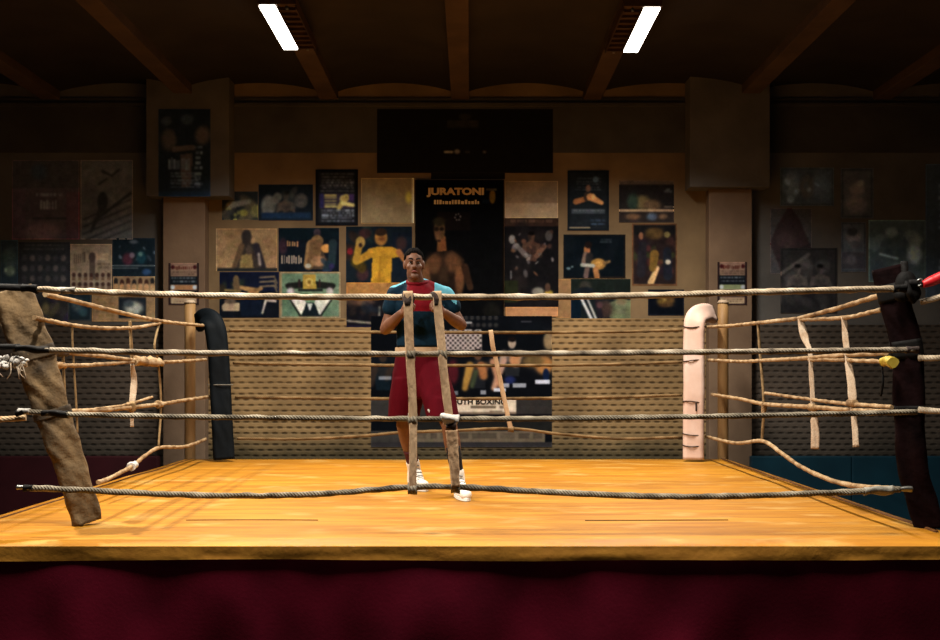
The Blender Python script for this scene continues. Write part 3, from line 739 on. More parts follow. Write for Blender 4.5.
# black tensioner with a red grip, right edge
c = W(908, 285, 5.82)
t = thing('rope_tensioner', 'black rope tensioner with a bright red grip at the right edge', 'tensioner', c)
bm = bmesh.new()
add_ell(bm, W(906, 284, 5.84), (0.06, 0.035, 0.075)); add_ell(bm, W(912, 293, 5.84), (0.05, 0.03, 0.05)); add_ell(bm, W(902, 295, 5.84), (0.045, 0.03, 0.04))
add_tube(bm, [W(904, 262, 5.86), W(905, 275, 5.84), W(909, 292, 5.80), W(914, 301, 5.83)], 0.02, n=16, sides=8, wob=0.4)
add_tube(bm, [W(908, 283, 5.82), W(924, 283, 5.80)], 0.022, n=6, sides=10)
child('buckle', bm, M['black_tape'], t)
child('hook', tube([W(917, 281, 5.79), W(921, 279, 5.79), W(922, 284, 5.79), W(918, 286, 5.79)], 0.006, n=12, sides=6), M['metal'], t)
child('grip', tube([W(922.5, 284.5, 5.79), W(927, 283, 5.79), W(934, 280, 5.79), W(946, 274.5, 5.78)], lambda u: 0.019 + 0.010 * min(1, u * 2.5), n=20, sides=14), M['red_plastic'], t)

# ================================================================ THE PERSON
PY = 7.70
def ground(y): return CY + F * (CAMZ - RZ) / y
feetc = W(422, ground(7.75), 7.75); feetc.z = RZ
man = thing('person', 'person in dark teal and light blue shirt and crimson shorts standing in the ring', 'person', feetc)
neck = W(417, 284, 7.70); head = W(414, 265, 7.64)
shL, shR = W(396, 292.5, 7.72), W(445, 293.5, 7.72)
elL, elR = W(385.5, 329, 7.74), W(461, 325, 7.74)
wrL, wrR = W(402, 313, 7.52), W(443, 312, 7.52)
hipL, hipR = W(409, 378, 7.77), W(431, 378, 7.74)
knL, knR = W(404, 425, 7.84), W(449, 424, 7.47)
anL, anR = W(415, 472, 8.02), W(459, 484, 7.50)
FD = Vector((0.10, -1, -0.10)).normalized()          # where the face looks
fwd = Vector((FD.x, FD.y, 0)).normalized(); rgt = Vector((-fwd.y, fwd.x, 0)); upv = rgt.cross(fwd) * -1
if upv.z < 0: upv = -upv
# rgt points to the picture's right when the face looks to the camera
if rgt.x < 0: rgt = -rgt
def hp(r, f, u): return head + (rgt * r * 0.9 + fwd * f + upv * u) * 0.94
rotH = Matrix((rgt, -fwd, upv)).transposed().to_quaternion()

def hand_chain(wr, el, sgn):
    """fist held before the chest: palm, four curled fingers, thumb from the side. returns list of capsules"""
    d = (wr - el).normalized(); d = (d + Vector((0, -0.2, 0.25))).normalized()
    inward = Vector((sgn, 0.15, 0)).normalized()
    n = (inward - d * inward.dot(d)).normalized()           # palm faces inward
    s = d.cross(n).normalized()
    if s.z < 0: s = -s                                      # thumb side is up
    caps = []; palm = wr + d * 0.05
    for k in range(4):
        o = 0.030 - 0.020 * k
        caps.append((wr + d * 0.012 + s * o * 0.5, wr + d * 0.082 + s * o, 0.0165, 0.0135))
        L = (0.044, 0.049, 0.045, 0.036)[k]
        b = wr + d * 0.086 + s * o
        p1 = b + (d * 0.45 + n * 0.9).normalized() * L
        p2 = p1 + (-d * 0.75 + n * 0.55).normalized() * L * 0.72
        p3 = p2 + (-d * 0.8 - n * 0.55).normalized() * L * 0.55
        r = (0.0098, 0.0102, 0.0098, 0.0086)[k]
        caps += [(b, p1, r * 1.08, r), (p1, p2, r, r * 0.94), (p2, p3, r * 0.94, r * 0.85)]
    t0 = wr + d * 0.025 + s * 0.026 + n * 0.006
    t1 = t0 + (d * 0.6 + s * 0.55 + n * 0.5).normalized() * 0.040
    t2 = t1 + (d * 0.55 + n * 0.85 - s * 0.1).normalized() * 0.033
    t3 = t2 + (n * 0.75 - s * 0.55).normalized() * 0.024
    caps += [(t0, t1, 0.0150, 0.0118), (t1, t2, 0.0118, 0.0104), (t2, t3, 0.0104, 0.0088)]
    return caps, d, n, s
bm = bmesh.new()
# skull, jaw, neck
add_ell(bm, hp(0, -0.012, 0.030), (0.066, 0.088, 0.086), rotH)
add_ell(bm, hp(0, 0.018, -0.035), (0.053, 0.064, 0.072), rotH)
add_ell(bm, hp(0, 0.060, -0.092), (0.030, 0.026, 0.024), rotH)          # chin
add_ell(bm, hp(0, 0.082, 0.028), (0.052, 0.014, 0.012), rotH)           # brow ridge
add_cap(bm, hp(0, 0.086, 0.018), hp(0, 0.108, -0.022), 0.010, 0.014)    # nose
for q in (-1, 1):
    add_ell(bm, hp(0.012 * q, 0.098, -0.026), (0.009, 0.011, 0.008), rotH)
    add_ell(bm, hp(0.042 * q, 0.050, -0.018), (0.022, 0.024, 0.020), rotH)  # cheek
    add_ell(bm, hp(0.079 * q, -0.008, 0.000), (0.012, 0.022, 0.034), rotH)  # ear
add_cap(bm, head + Vector((0, 0.02, -0.06)), neck + Vector((0.004, 0.02, -0.03)), 0.055, 0.062)
# trunk
add_loft(bm, [(W(419, 349, 7.75), 0.15, 0.105), (W(419, 338, 7.75), 0.142, 0.10), (W(420, 322, 7.74), 0.155, 0.105), (W(420, 306, 7.72), 0.160, 0.105), (W(420, 297, 7.72), 0.14, 0.085), (W(419, 288, 7.72), 0.085, 0.065), (W(418, 283, 7.72), 0.06, 0.06)])
add_loft(bm, [(W(419, 396, 7.77), 0.10, 0.08), (W(419, 384, 7.77), 0.15, 0.11), (W(419, 368, 7.77), 0.162, 0.115), (W(419, 349, 7.75), 0.15, 0.105)])
for (sh, el, wr) in ((shL, elL, wrL), (shR, elR, wrR)):
    s2 = sh + Vector((0, 0, -0.03)); add_ell(bm, s2, (0.048, 0.048, 0.046)); add_cap(bm, s2, el, 0.047, 0.042); m1 = el.lerp(wr, 0.3)
    add_cap(bm, el, m1, 0.042, 0.045); add_cap(bm, m1, wr, 0.045, 0.029)
HN = []
for (el, wr, sg) in ((elL, wrL, 1), (elR, wrR, -1)):
    caps, d, n, sv = hand_chain(wr, el, sg); HN.append((wr, d, n, sv))
    for c in caps: add_cap(bm, *c, seg=10)
for (h, k, a) in ((hipL, knL, anL), (hipR, knR, anR)):
    add_cap(bm, h, k, 0.088, 0.058); m2 = k.lerp(a, 0.28) + Vector((0, 0.018, 0)); add_cap(bm, k, m2, 0.056, 0.060); add_cap(bm, m2, a, 0.060, 0.037)
FT = []
for (a, toe) in ((anL, W(424, ground(7.83), 7.83)), (anR, W(466, ground(7.24), 7.24))):
    t_ = Vector((toe.x, toe.y, RZ + 0.045)); hl = a + (a - t_).normalized() * 0.045; hl.z = RZ + 0.05
    add_cap(bm, a, hl, 0.036, 0.028); add_cap(bm, hl, hl.lerp(t_, .8), 0.026, 0.022); add_cap(bm, a, hl.lerp(t_, .7), 0.030, 0.022); FT.append((a, hl, t_))
body = child('body', remesh(bm, 0.0055, 3), M['skin'], man)

# face pieces
for q in (-1, 1):
    bm = bmesh.new(); add_ell(bm, hp(0.031 * q, 0.0755, 0.010), (0.0130, 0.0105, 0.0062), rotH, 16, 10)
    e = child('eye', bm, M['eye_white'], man)
    bm = bmesh.new(); add_ell(bm, hp(0.031 * q, 0.0845, 0.010), (0.0066, 0.0035, 0.0058), rotH, 12, 8)
    o = obj('iris', bm, M['iris'], e); o.matrix_parent_inverse = Matrix.Translation(man.location).inverted()
    o.matrix_parent_inverse = Matrix.Identity(4)
    child('eyebrow', tube([hp(0.013 * q, 0.094, 0.034), hp(0.032 * q, 0.092, 0.040), hp(0.050 * q, 0.078, 0.034)], 0.0055, n=8, sides=8), M['hair'], man)
child('mouth', tube([hp(-0.024, 0.078, -0.060), hp(-0.008, 0.090, -0.057), hp(0.008, 0.090, -0.057), hp(0.024, 0.078, -0.060)], lambda u: 0.004 + 0.004 * math.sin(PI * u), n=12, sides=8), M['lip'], man)
bm = bmesh.new()
add_ell(bm, hp(0, -0.022, 0.046), (0.074, 0.091, 0.084), rotH, 28, 18)
for v in list(bm.verts):
    l = v.co - head; f = l.dot(fwd); u = l.dot(upv)
    if u < 0.052 + 0.35 * max(0, f - 0.0) - (0.10 if f < -0.03 else 0.02 if f < 0.02 else 0): v.co = hp(l.dot(rgt) * 0.86, f * 0.86, min(u, 0.10) * 0.9)
    else: v.co += (v.co - head).normalized() * 0.006 * mnoise.noise(v.co * 60)
child('hair', bm, M['hair'], man)
# shirt
bm = bmesh.new()
add_loft(bm, [(W(419.5, 347, 7.75), 0.170, 0.125), (W(419.5, 338, 7.75), 0.168, 0.124), (W(420, 322, 7.74), 0.176, 0.125), (W(420, 306, 7.72), 0.190, 0.130), (W(420, 295, 7.72), 0.182, 0.118), (W(419, 287, 7.72), 0.118, 0.092), (W(418, 282.5, 7.72), 0.076, 0.076)], 32)
for (sh, el) in ((shL, elL), (shR, elR)):
    s2 = sh + Vector((0, 0, -0.014)); add_ell(bm, s2, (0.070, 0.070, 0.066)); add_cap(bm, s2, sh.lerp(el, 0.42), 0.069, 0.070); add_cap(bm, W(417.5, 283, 7.72).lerp(sh, 0.18) + Vector((0, 0.01, -0.015)), s2, 0.066, 0.064)
me = remesh(bm, 0.009, 6)
sd_ = child('shirt', me, [M['shirt'], M['shirt_blue'], M['shirt_red']], man)
zlow = W(0, 311.5, 7.6).z; xl, xr = W(410, 0, 7.6).x, W(434, 0, 7.6).x
for p in me.polygons:
    c = p.center; px = CX + c.x * F / c.y
    front = c.y < 7.74
    if front and zlow < c.z and W(407, 0, c.y).x < c.x < W(434.5, 0, c.y).x and c.z < neck.z + 0.03: p.material_index = 2
    # pale raglan panel and painted highlight on the shoulder tops, wider on the right
    for sh, sg in ((shR, 1), (shL, -1)):
        l = c - sh; dd = l.x * sg
        if p.normal.z > (0.12 if sg > 0 else 0.72) and -0.16 < dd < 0.085 and abs(l.y) < (0.075 if sg > 0 else 0.05) and p.material_index != 2: p.material_index = 1
# collar
cl = W(417.5, 283.5, 7.71)
child('collar', tube([cl + Vector((0.074 * math.cos(a), 0.074 * math.sin(a), 0.012 + 0.022 * math.sin(a))) for a in [2 * PI * i / 20 for i in range(21)]], 0.013, n=40, sides=8), M['shirt_red'], man)

# shorts
bm = bmesh.new()
add_loft(bm, [(W(419, 398, 7.77), 0.15, 0.12), (W(419, 385, 7.77), 0.192, 0.145), (W(419, 368, 7.77), 0.186, 0.145), (W(419, 350, 7.76), 0.166, 0.125)], 32)
kl, kr = hipL.lerp(knL, 0.80), hipR.lerp(knR, 0.76)
add_loft(bm, [(Vector((kl.x - 0.01, kl.y, W(0, 419, 7.8).z)), 0.116, 0.130), (hipL.lerp(knL, 0.45) + Vector((-0.008, 0, 0)), 0.124, 0.138), (hipL, 0.122, 0.135)], 28)
add_loft(bm, [(Vector((kr.x - 0.012, kr.y, W(0, 417, 7.6).z)), 0.116, 0.135), (hipR.lerp(knR, 0.45) + Vector((0, -.015, 0)), 0.124, 0.145), (hipR, 0.120, 0.140)], 28)
add_cap(bm, hipR + Vector((0, -.01, .03)), hipR.lerp(knR, .5) + Vector((0, -.012, 0)), 0.124, 0.122); add_cap(bm, hipL + Vector((0, 0, .03)), hipL.lerp(knL, .5), 0.122, 0.122)
child('shorts', remesh(bm, 0.009, 5), M['shorts'], man)
bm = bmesh.new()
add_loft(bm, [(W(419, 353.5, 7.76), 0.176, 0.135), (W(419, 347.5, 7.76), 0.174, 0.133)], 36)
child('waistband', bm, M['waistband'], man)
bm = bmesh.new(); lg = W(429, 411, 7.46)
add_ell(bm, lg, (0.008, 0.004, 0.016), Matrix.Rotation(-0.5, 3, 'Y').to_quaternion(), 10, 6); add_ell(bm, lg + Vector((0.012, 0, -0.008)), (0.008, 0.004, 0.005), None, 10, 6)
child('emblem', bm, M['white_tape'], man)

# socks and shoes
for k, (a, hl, t_) in enumerate(FT):
    kn = (knL, knR)[k]; up = (kn - a).normalized()
    child('sock', tube([a + up * 0.03, a + up * 0.12, a + up * (0.20 if k == 0 else 0.27)], lambda u: 0.046 + 0.006 * u, n=12, sides=16, wob=0.1), M['sock_red' if k == 0 else 'sock_black'], man)
    bm = bmesh.new()
    fd = Vector((t_.x - hl.x, t_.y - hl.y, 0)).normalized()
    h2 = Vector((hl.x, hl.y, RZ + 0.050)); t2 = Vector((t_.x, t_.y, RZ + 0.044))
    add_cap(bm, h2, h2.lerp(t2, 0.5), 0.044, 0.045); add_cap(bm, h2.lerp(t2, 0.45), t2, 0.046, 0.040)
    add_cap(bm, h2 + Vector((0, 0, 0.01)), a + up * 0.035, 0.048, 0.050); add_cap(bm, a + up * 0.03, a + up * 0.085, 0.050, 0.052)
    add_cap(bm, a + fd * 0.02, t2 - fd * 0.07, 0.044, 0.036)
    for v in bm.verts:
        if v.co.z < RZ + 0.010: v.co.z = RZ + 0.010
    sh = child('shoe', remesh(bm, 0.0065, 3), M['shoe'], man)
    def sub(nm, b2, mt):
        o = obj(nm, b2, M[mt], sh); return o
    # sole
    b2 = bmesh.new(); ring_ = []
    perp = Vector((-fd.y, fd.x, 0)); L = (t2 - h2).length
    outl = []
    for i in range(28):
        an = 2 * PI * i / 28; f = math.cos(an); w_ = math.sin(an)
        outl.append(h2.lerp(t2, 0.5) + fd * f * (L / 2 + 0.043) + perp * w_ * (0.047 + 0.004 * f))
    lo = [b2.verts.new((p.x, p.y, RZ + 0.004)) for p in outl]; hi = [b2.verts.new((p.x, p.y, RZ + 0.022)) for p in outl]
    for i in range(28): b2.faces.new((lo[i], lo[(i + 1) % 28], hi[(i + 1) % 28], hi[i]))
    b2.faces.new(list(reversed(lo))); b2.faces.new(hi)
    sub('sole', b2, 'shoe')
    b2 = bmesh.new()
    for i in range(5):
        f = i / 4; c = (t2 - fd * 0.065 + Vector((0, 0, 0.037))).lerp(a + fd * 0.051 + up * 0.06, f)
        add_tube(b2, [c - perp * 0.026, c + fd * 0.004 + Vector((0, 0, 0.004)), c + perp * 0.026], 0.0042, n=6, sides=6)
    sub('laces', b2, 'lace')

# ================================================================ POSTERS
class Pt:
    """paints the printed picture of a poster as ink on a fine vertex grid (u right, v down, 0..1)"""
    def __init__(s, w, h, bg):
        s.w, s.h = w, h
        u = (np.arange(w) + .5) / w; v = (np.arange(h) + .5) / h
        s.U, s.V = np.meshgrid(u, v); s.asp = h / w
        s.a = np.zeros((h, w, 3)) + np.array(bg, float)
        s.rng = np.random.default_rng(w * 131 + h)
    def mix(s, m, col, a=1.0):
        m = np.clip(m, 0, 1)[..., None] * a; s.a = s.a * (1 - m) + np.array(col, float) * m
    def sm(s, d, soft): return 1 / (1 + np.exp(np.clip(d / max(soft, 1e-4) * 4, -40, 40)))
    def ell(s, cx, cy, rx, ry, col, soft=0.2, rot=0, a=1.0):
        x = s.U - cx; y = (s.V - cy) * s.asp; c, q = math.cos(rot), math.sin(rot)
        x, y = x * c + y * q, -x * q + y * c
        d = np.sqrt((x / rx) ** 2 + (y / (ry * s.asp)) ** 2) - 1; s.mix(s.sm(d, soft), col, a)
    def rect(s, x0, y0, x1, y1, col, a=1.0):
        s.mix(((s.U >= x0) & (s.U <= x1) & (s.V >= y0) & (s.V <= y1)).astype(float), col, a)
    def limb(s, x0, y0, x1, y1, r0, r1, col, soft=0.012, a=1.0):
        X, Y = s.U, s.V * s.asp; ax, ay, bx, by = x0, y0 * s.asp, x1, y1 * s.asp
        dx, dy = bx - ax, by - ay; t = np.clip(((X - ax) * dx + (Y - ay) * dy) / (dx * dx + dy * dy + 1e-9), 0, 1)
        d = np.hypot(X - ax - t * dx, Y - ay - t * dy) - (r0 + (r1 - r0) * t); s.mix(s.sm(d, soft), col, a)
    def poly(s, pts, col, a=1.0):
        ins = np.zeros_like(s.U, bool); n = len(pts)
        for i in range(n):
            (x1, y1), (x2, y2) = pts[i], pts[(i + 1) % n]
            if y1 == y2: continue
            c = ((y1 > s.V) != (y2 > s.V)) & (s.U < (x2 - x1) * (s.V - y1) / (y2 - y1) + x1); ins ^= c
        s.mix(ins.astype(float), col, a)
    def lines(s, x0, y0, x1, y1, n, col, a=0.9, fill=0.55):
        p = (y1 - y0) / n
        for k in range(n):
            x = x0 + s.rng.uniform(0, .04); yy = y0 + p * k
            while x < x1 - .02:
                w = s.rng.uniform(.03, .14); s.rect(x, yy, min(x1, x + w), yy + p * fill, col, a * s.rng.uniform(.45, 1)); x += w + .02
    def glyphs(s, x0, y0, x1, y1, n, col, a=1.0):
        """a row of unreadable blackletter-like strokes"""
        w = (x1 - x0) / n
        for k in range(n):
            h = s.rng.uniform(0, .25) * (y1 - y0); s.rect(x0 + w * k, y0 + h, x0 + w * (k + .55), y1 - s.rng.uniform(0, .1) * (y1 - y0), col, a)
    def bust(s, cx, top, hh, skin, dark, hair=(20, 15, 12), wide=1.0, arms=True):
        """boxer shown from the waist up; hh = height of the head"""
        ru = hh * s.asp * 0.38 * wide; y = top
        s.limb(cx, y + hh * .7, cx, y + hh * 1.2, ru * .65, ru * .8, skin)
        s.poly([(cx - ru * 2.3, y + hh * 1.35), (cx - ru * .7, y + hh * 1.05), (cx + ru * .7, y + hh * 1.05), (cx + ru * 2.3, y + hh * 1.35), (cx + ru * 1.6, y + hh * 3.2), (cx - ru * 1.6, y + hh * 3.2)], skin)
        if arms:
            for q in (-1, 1): s.limb(cx + q * ru * 2.1, y + hh * 1.5, cx + q * ru * 2.7, y + hh * 2.7, ru * .62, ru * .5, skin); s.limb(cx + q * ru * 2.7, y + hh * 2.7, cx + q * ru * 1.2, y + hh * 2.4, ru * .5, ru * .5, dark)
        s.ell(cx, y + hh * .5, ru * .95, hh * .52, skin); s.ell(cx, y + hh * .14, ru * .95, hh * .24, hair)
        s.ell(cx - ru * .5, y + hh * .62, ru * .5, hh * .35, dark, .5, a=.6)
        for q in (-1, 1): s.ell(cx + q * ru * .8, y + hh * 1.85, ru * .7, hh * .3, dark, .6, a=.5)
        s.ell(cx, y + hh * 2.5, ru * .5, hh * .7, dark, .7, a=.55)
    def blotch(s, n, cols, r0=.04, r1=.12, x0=0, y0=0, x1=1, y1=1, a=.8):
        for k in range(n):
            c = cols[int(s.rng.integers(len(cols)))]
            s.ell(s.rng.uniform(x0, x1), s.rng.uniform(y0, y1), s.rng.uniform(r0, r1), s.rng.uniform(r0, r1) / s.asp * s.rng.uniform(.7, 1.8), c, .4, s.rng.uniform(-1, 1), a)
    def frame(s, col, wx=.02, wy=None):
        wy = wy or wx / s.asp
        for r in ((0, 0, 1, wy), (0, 1 - wy, 1, 1), (0, 0, wx, 1), (1 - wx, 0, 1, 1)): s.rect(*r, col)
    def photo(s, px, mot=0.10, grey=0.18):
        """soft focus, tonal mottling and grain of a cheap offset print"""
        def blur(a, n):
            for _ in range(n):
                a = (np.roll(a, 1, 0) * 1 + a * 2 + np.roll(a, -1, 0)) / 4; a = (np.roll(a, 1, 1) + a * 2 + np.roll(a, -1, 1)) / 4
            return a
        e = s.a.copy(); n = max(1, int(round(0.55 * px)))
        g = s.a.mean(-1, keepdims=True); s.a = (s.a * (1 - grey) + g * grey) * 0.93
        s.a = 255 * np.clip(s.a / 255 * 1.04, 0, 1) ** 1.10
        s.a = blur(s.a, n); b = max(1, int(px)); s.a[:b], s.a[-b:], s.a[:, :b], s.a[:, -b:] = e[:b], e[-b:], e[:, :b], e[:, -b:]
        def lowf(k):
            g = s.rng.normal(0, 1, (max(2, int(s.h / k)) + 2, max(2, int(s.w / k)) + 2))
            yi = np.clip((np.arange(s.h) / k), 0, g.shape[0] - 2.001); xi = np.clip((np.arange(s.w) / k), 0, g.shape[1] - 2.001)
            y0, x0 = yi.astype(int), xi.astype(int); fy, fx = (yi - y0)[:, None], (xi - x0)[None]
            fy = fy * fy * (3 - 2 * fy); fx = fx * fx * (3 - 2 * fx)
            return (g[y0][:, x0] * (1 - fy) + g[y0 + 1][:, x0] * fy) * (1 - fx) + (g[y0][:, x0 + 1] * (1 - fy) + g[y0 + 1][:, x0 + 1] * fy) * fx
        t = 1 + mot * (lowf(2.5 * px) + lowf(6 * px))
        s.a = s.a * np.clip(t, .45, 1.6)[..., None]
        h = np.stack([lowf(4 * px) for _ in range(3)], -1); s.a = s.a * (1 + 0.35 * mot * h) * (1 + s.rng.normal(0, 0.6 * mot, (s.h, s.w, 1)))
    def grain(s, amt):
        g = s.rng.normal(0, amt, (s.h, s.w, 1)); s.a = s.a * (1 + g)

WY = WALL_Y
o_log = []
GAINS = [[0.3817, 0.2616, 0.1633], [0.4386, 0.3107, 0.2271], [0.5076, 0.3584, 0.2461], [0.3554, 0.2319, 0.1504], [0.7137, 0.5806, 0.4606], [1.1123, 0.8874, 0.6766], [1.1355, 0.9315, 0.651], [1.1566, 0.9992, 0.7963], [1.0905, 0.8938, 0.6939], [1.0753, 0.9645, 0.797], [1.3749, 1.2263, 1.0595], [0.1824, 0.0836, 0.026], [0.1759, 0.0841, 0.0283], [0.3787, 0.2599, 0.1753], [1.0956, 0.9307, 0.7154], [1.1179, 1.0792, 0.904], [1.1064, 0.946, 0.805], [0.5258, 0.3767, 0.2719], [0.4758, 0.3506, 0.2536], [1.1909, 1.0086, 0.786], [0.8475, 0.7557, 0.6295], [1.2633, 1.0573, 0.8806], [1.2865, 1.0017, 0.6783], [0.1548, 0.0771, 0.0325], [0.7869, 0.6646, 0.5241], [0.8673, 0.7558, 0.5993], [0.0847, 0.0447, 0.019], [0.1119, 0.0611, 0.0297], [0.1161, 0.0746, 0.0461], [0.1618, 0.1127, 0.0788], [0.2372, 0.1752, 0.131], [0.3533, 0.2694, 0.2069], [0.3822, 0.2956, 0.2346], [0.252, 0.1989, 0.1474], [0.2981, 0.2558, 0.2054], [0.3902, 0.3266, 0.2799], [0.1088, 0.0556, 0.0239], [0.0923, 0.0473, 0.0208], [0.2626, 0.2088, 0.1569], [0.3734, 0.3017, 0.2381], [0.1545, 0.1044, 0.0713], [0.0993, 0.0641, 0.0418], [0.0557, 0.0333, 0.0199], [1.2473, 1.123, 0.9214]]
LOG = None
LIGHT = np.array([1.0, 0.80, 0.60])
def poster(rect, bg, paint, label, gain=0.42, y=None, lift=0.0, cell=1.0, name='poster', shape=None, group='posters on the back wall', cat='poster', tilt=0.0, curl=0.004, dark=1.0):
    """a printed sheet on the wall; rect in photo pixels gives its place on the wall plane"""
    x0, y0, x1, y1 = rect; yy = (WY if y is None else y) - 0.004 - lift
    a = W(x0, y0, yy); b = W(x1, y1, yy)
    w = max(6, int((x1 - x0) / cell)); h = max(6, int((y1 - y0) / cell))
    p = Pt(w, h, bg); paint(p); p.photo(1.0 / cell, 0.05 if cat == 'poster' else 0.03, 0.45 if gain < 0.15 else 0.18)
    lin = np.clip(p.a, 2, 255) / 255.0; lin = np.where(lin <= .04045, lin / 12.92, ((lin + .055) / 1.055) ** 2.4)
    lin0 = lin.copy(); gk = np.array(GAINS[len(o_log)]) if len(o_log) < len(GAINS) else gain * LIGHT
    if name == 'banner': gk = np.array((0.40, 0.40, 0.40))
    gk = gk * dark; gk = np.array((gk[0], max(gk[1], .66 * gk[0]), max(gk[2], .46 * gk[0])))   # light on each sheet compensated in its ink, never a strong blue
    lin = np.clip(lin / gk, 0.0, 0.9)
    cxw, czw = (a.x + b.x) / 2, (a.z + b.z) / 2
    me = bpy.data.meshes.new(name); V = []; C = []
    for j in range(h + 1):
        for i in range(w + 1):
            cu = curl * abs(math.sin(i * .37 + x0) * math.sin(j * .23 + y0)) * 0.5
            V.append((a.x + (b.x - a.x) * i / w - cxw, -cu, a.z + (b.z - a.z) * j / h - czw))
    Fq = []; W1 = w + 1
    for j in range(h):
        for i in range(w): Fq.append((j * W1 + i, (j + 1) * W1 + i, (j + 1) * W1 + i + 1, j * W1 + i + 1))
    nf = len(Fq); nb = len(V)
    # rim and back so that the sheet has thickness
    rimi = [i for i in range(W1)] + [j * W1 + w for j in range(1, h + 1)] + [h * W1 + i for i in range(w - 1, -1, -1)] + [j * W1 for j in range(h - 1, 0, -1)]
    for r in rimi: V.append((V[r][0], 0.0025, V[r][2]))
    m = len(rimi)
    for k in range(m): Fq.append((rimi[k], rimi[(k + 1) % m], nb + (k + 1) % m, nb + k))
    Fq.append(tuple(nb + k for k in range(m)))
    me.from_pydata(V, [], Fq)
    at = me.attributes.new('ink', 'FLOAT_COLOR', 'CORNER')
    data = np.ones((len(me.loops), 4), np.float32); data[:, :3] = 0.05
    data[:nf * 4, :3] = np.repeat(lin.reshape(-1, 3), 4, axis=0)
    at.data.foreach_set('color', data.ravel())
    me.materials.append(M['print'])
    o = bpy.data.objects.new(name, me); COL.objects.link(o); o.location = (cxw, yy, czw)
    if tilt: o.rotation_euler = (0, tilt, 0)
    o_log.append(label)
    if LOG is not None: LOG.append((rect, lin0.mean((0, 1)).tolist(), lin.mean((0, 1)).tolist()))
    tag(o, label, cat, group); return o
def letter(o, txt, x0, x1, yc, hpx, mat, bold=0.02, dy=0.004):
    """lettering printed on a sheet: photo pixels give its place"""
    yy = o.location.y - dy; a, b = W(x0, yc, yy), W(x1, yc, yy)
    return child('lettering', text_mesh(txt, a.x, b.x, a.z, hpx * yy / F, yy, bold), M[mat], o)
def marks(o, x0, x1, yc, hpx, n, mat, seed, dy=0.005):
    """a row of unreadable small print"""
    yy = o.location.y - dy; r = random.Random(seed); bm = bmesh.new(); x = x0
    while x < x1:
        w = r.uniform(.35, .75) * hpx; h = hpx * r.choice((.7, .7, 1)); a = W(x, yc + hpx / 2, yy); b = W(min(x + w, x1), yc + hpx / 2 - h, yy)
        add_box(bm, a.x, b.x, yy, yy + .002, a.z, b.z); x += w + hpx * .22
    return child('small_print', bm, M[mat], o)

# ---- centre, left of the tall black poster
def f(p): p.blotch(9, [(70, 54, 34), (52, 44, 34), (96, 80, 34)], .08, .2, 0, .3, 1, 1); p.limb(.2, .5, .75, .35, .09, .06, (98, 82, 60)); p.ell(.6, .75, .12, .12, (110, 90, 30)); p.blotch(5, [(120, 104, 40)], .02, .05, 0, .6, .6, 1)
poster((222, 191.5, 258, 220), (30, 28, 24), f, 'small dark photo poster with yellowish specks, leftmost of the upper row', .30)
def f(p): p.ell(.18, .6, .13, .3, (92, 82, 70)); p.limb(.1, .8, .35, .35, .05, .08, (84, 74, 62)); p.bust(.5, .22, .22, (74, 54, 40), (34, 28, 24)); p.ell(.78, .45, .12, .2, (66, 58, 50)); p.rect(.05, .78, .97, .95, (22, 34, 50)); p.blotch(8, [(50, 46, 40), (70, 60, 48)], .03, .08, .2, .2, .9, .7, .5)
poster((258.5, 184.5, 313, 220.5), (20, 22, 24), f, 'wide dark poster of boxers with raised glove and a blue base strip', .32)
def f(p):
    p.frame((18, 15, 14), .07); p.lines(.12, .07, .9, .42, 7, (118, 110, 104)); p.rect(.1, .42, .9, .70, (52, 38, 50)); p.ell(.66, .52, .09, .06, (196, 170, 90)); p.limb(.55, .68, .72, .50, .05, .08, (170, 138, 60)); p.limb(.64, .6, .88, .64, .05, .04, (210, 176, 84))
    for k in range(5): p.rect(.22, .45 + k * .05, .50, .475 + k * .05, (176, 148, 70)); 
    p.rect(.1, .42, .2, .68, (44, 36, 70)); p.rect(.78, .44, .9, .55, (66, 40, 76)); p.lines(.12, .72, .9, .95, 5, (140, 136, 134))
poster((315.5, 169.5, 358, 225.5), (30, 26, 25), f, 'tall black poster with rows of text and a yellow figure, in the upper row', .34, lift=.004)
def f(p): p.blotch(6, [(114, 84, 50), (98, 70, 40)], .1, .3, a=.4); p.limb(.72, .25, .92, .5, .012, .012, (92, 64, 34)); p.ell(.9, .42, .06, .12, (150, 118, 34), .6); p.rect(.97, 0, 1, 1, (156, 128, 90)); p.rect(0, .97, 1, 1, (90, 60, 32))
poster((361, 178, 414, 224), (106, 77, 46), f, 'blank tan paper sheet with a faint yellow smear', .36, name='paper_sheet', cat='paper', group=None)
def f(p):
    p.blotch(8, [(160, 118, 74), (128, 92, 54)], .15, .35, a=.5)
    p.poly([(.26, .97), (.34, .62), (.42, .36), (.64, .36), (.74, .55), (.82, .97)], (56, 44, 36)); p.ell(.5, .19, .085, .17, (46, 38, 34)); p.limb(.5, .25, .5, .42, .06, .09, (50, 40, 34))
    p.limb(.42, .42, .3, .9, .05, .035, (92, 66, 42)); p.limb(.66, .42, .78, .93, .06, .045, (42, 34, 38)); p.poly([(.42, .62), (.58, .58), (.62, .95), (.38, .95)], (134, 104, 54)); p.ell(.54, .5, .05, .12, (76, 58, 46), .4); p.limb(.7, .6, .72, .85, .02, .02, (150, 128, 110)); p.rect(.02, .93, 1, 1, (38, 36, 32)); p.rect(0, 0, .015, .94, (150, 116, 80))
poster((216, 228.5, 277, 271), (148, 108, 68), f, 'tan poster of a dark seated man seen from the waist up', .40)
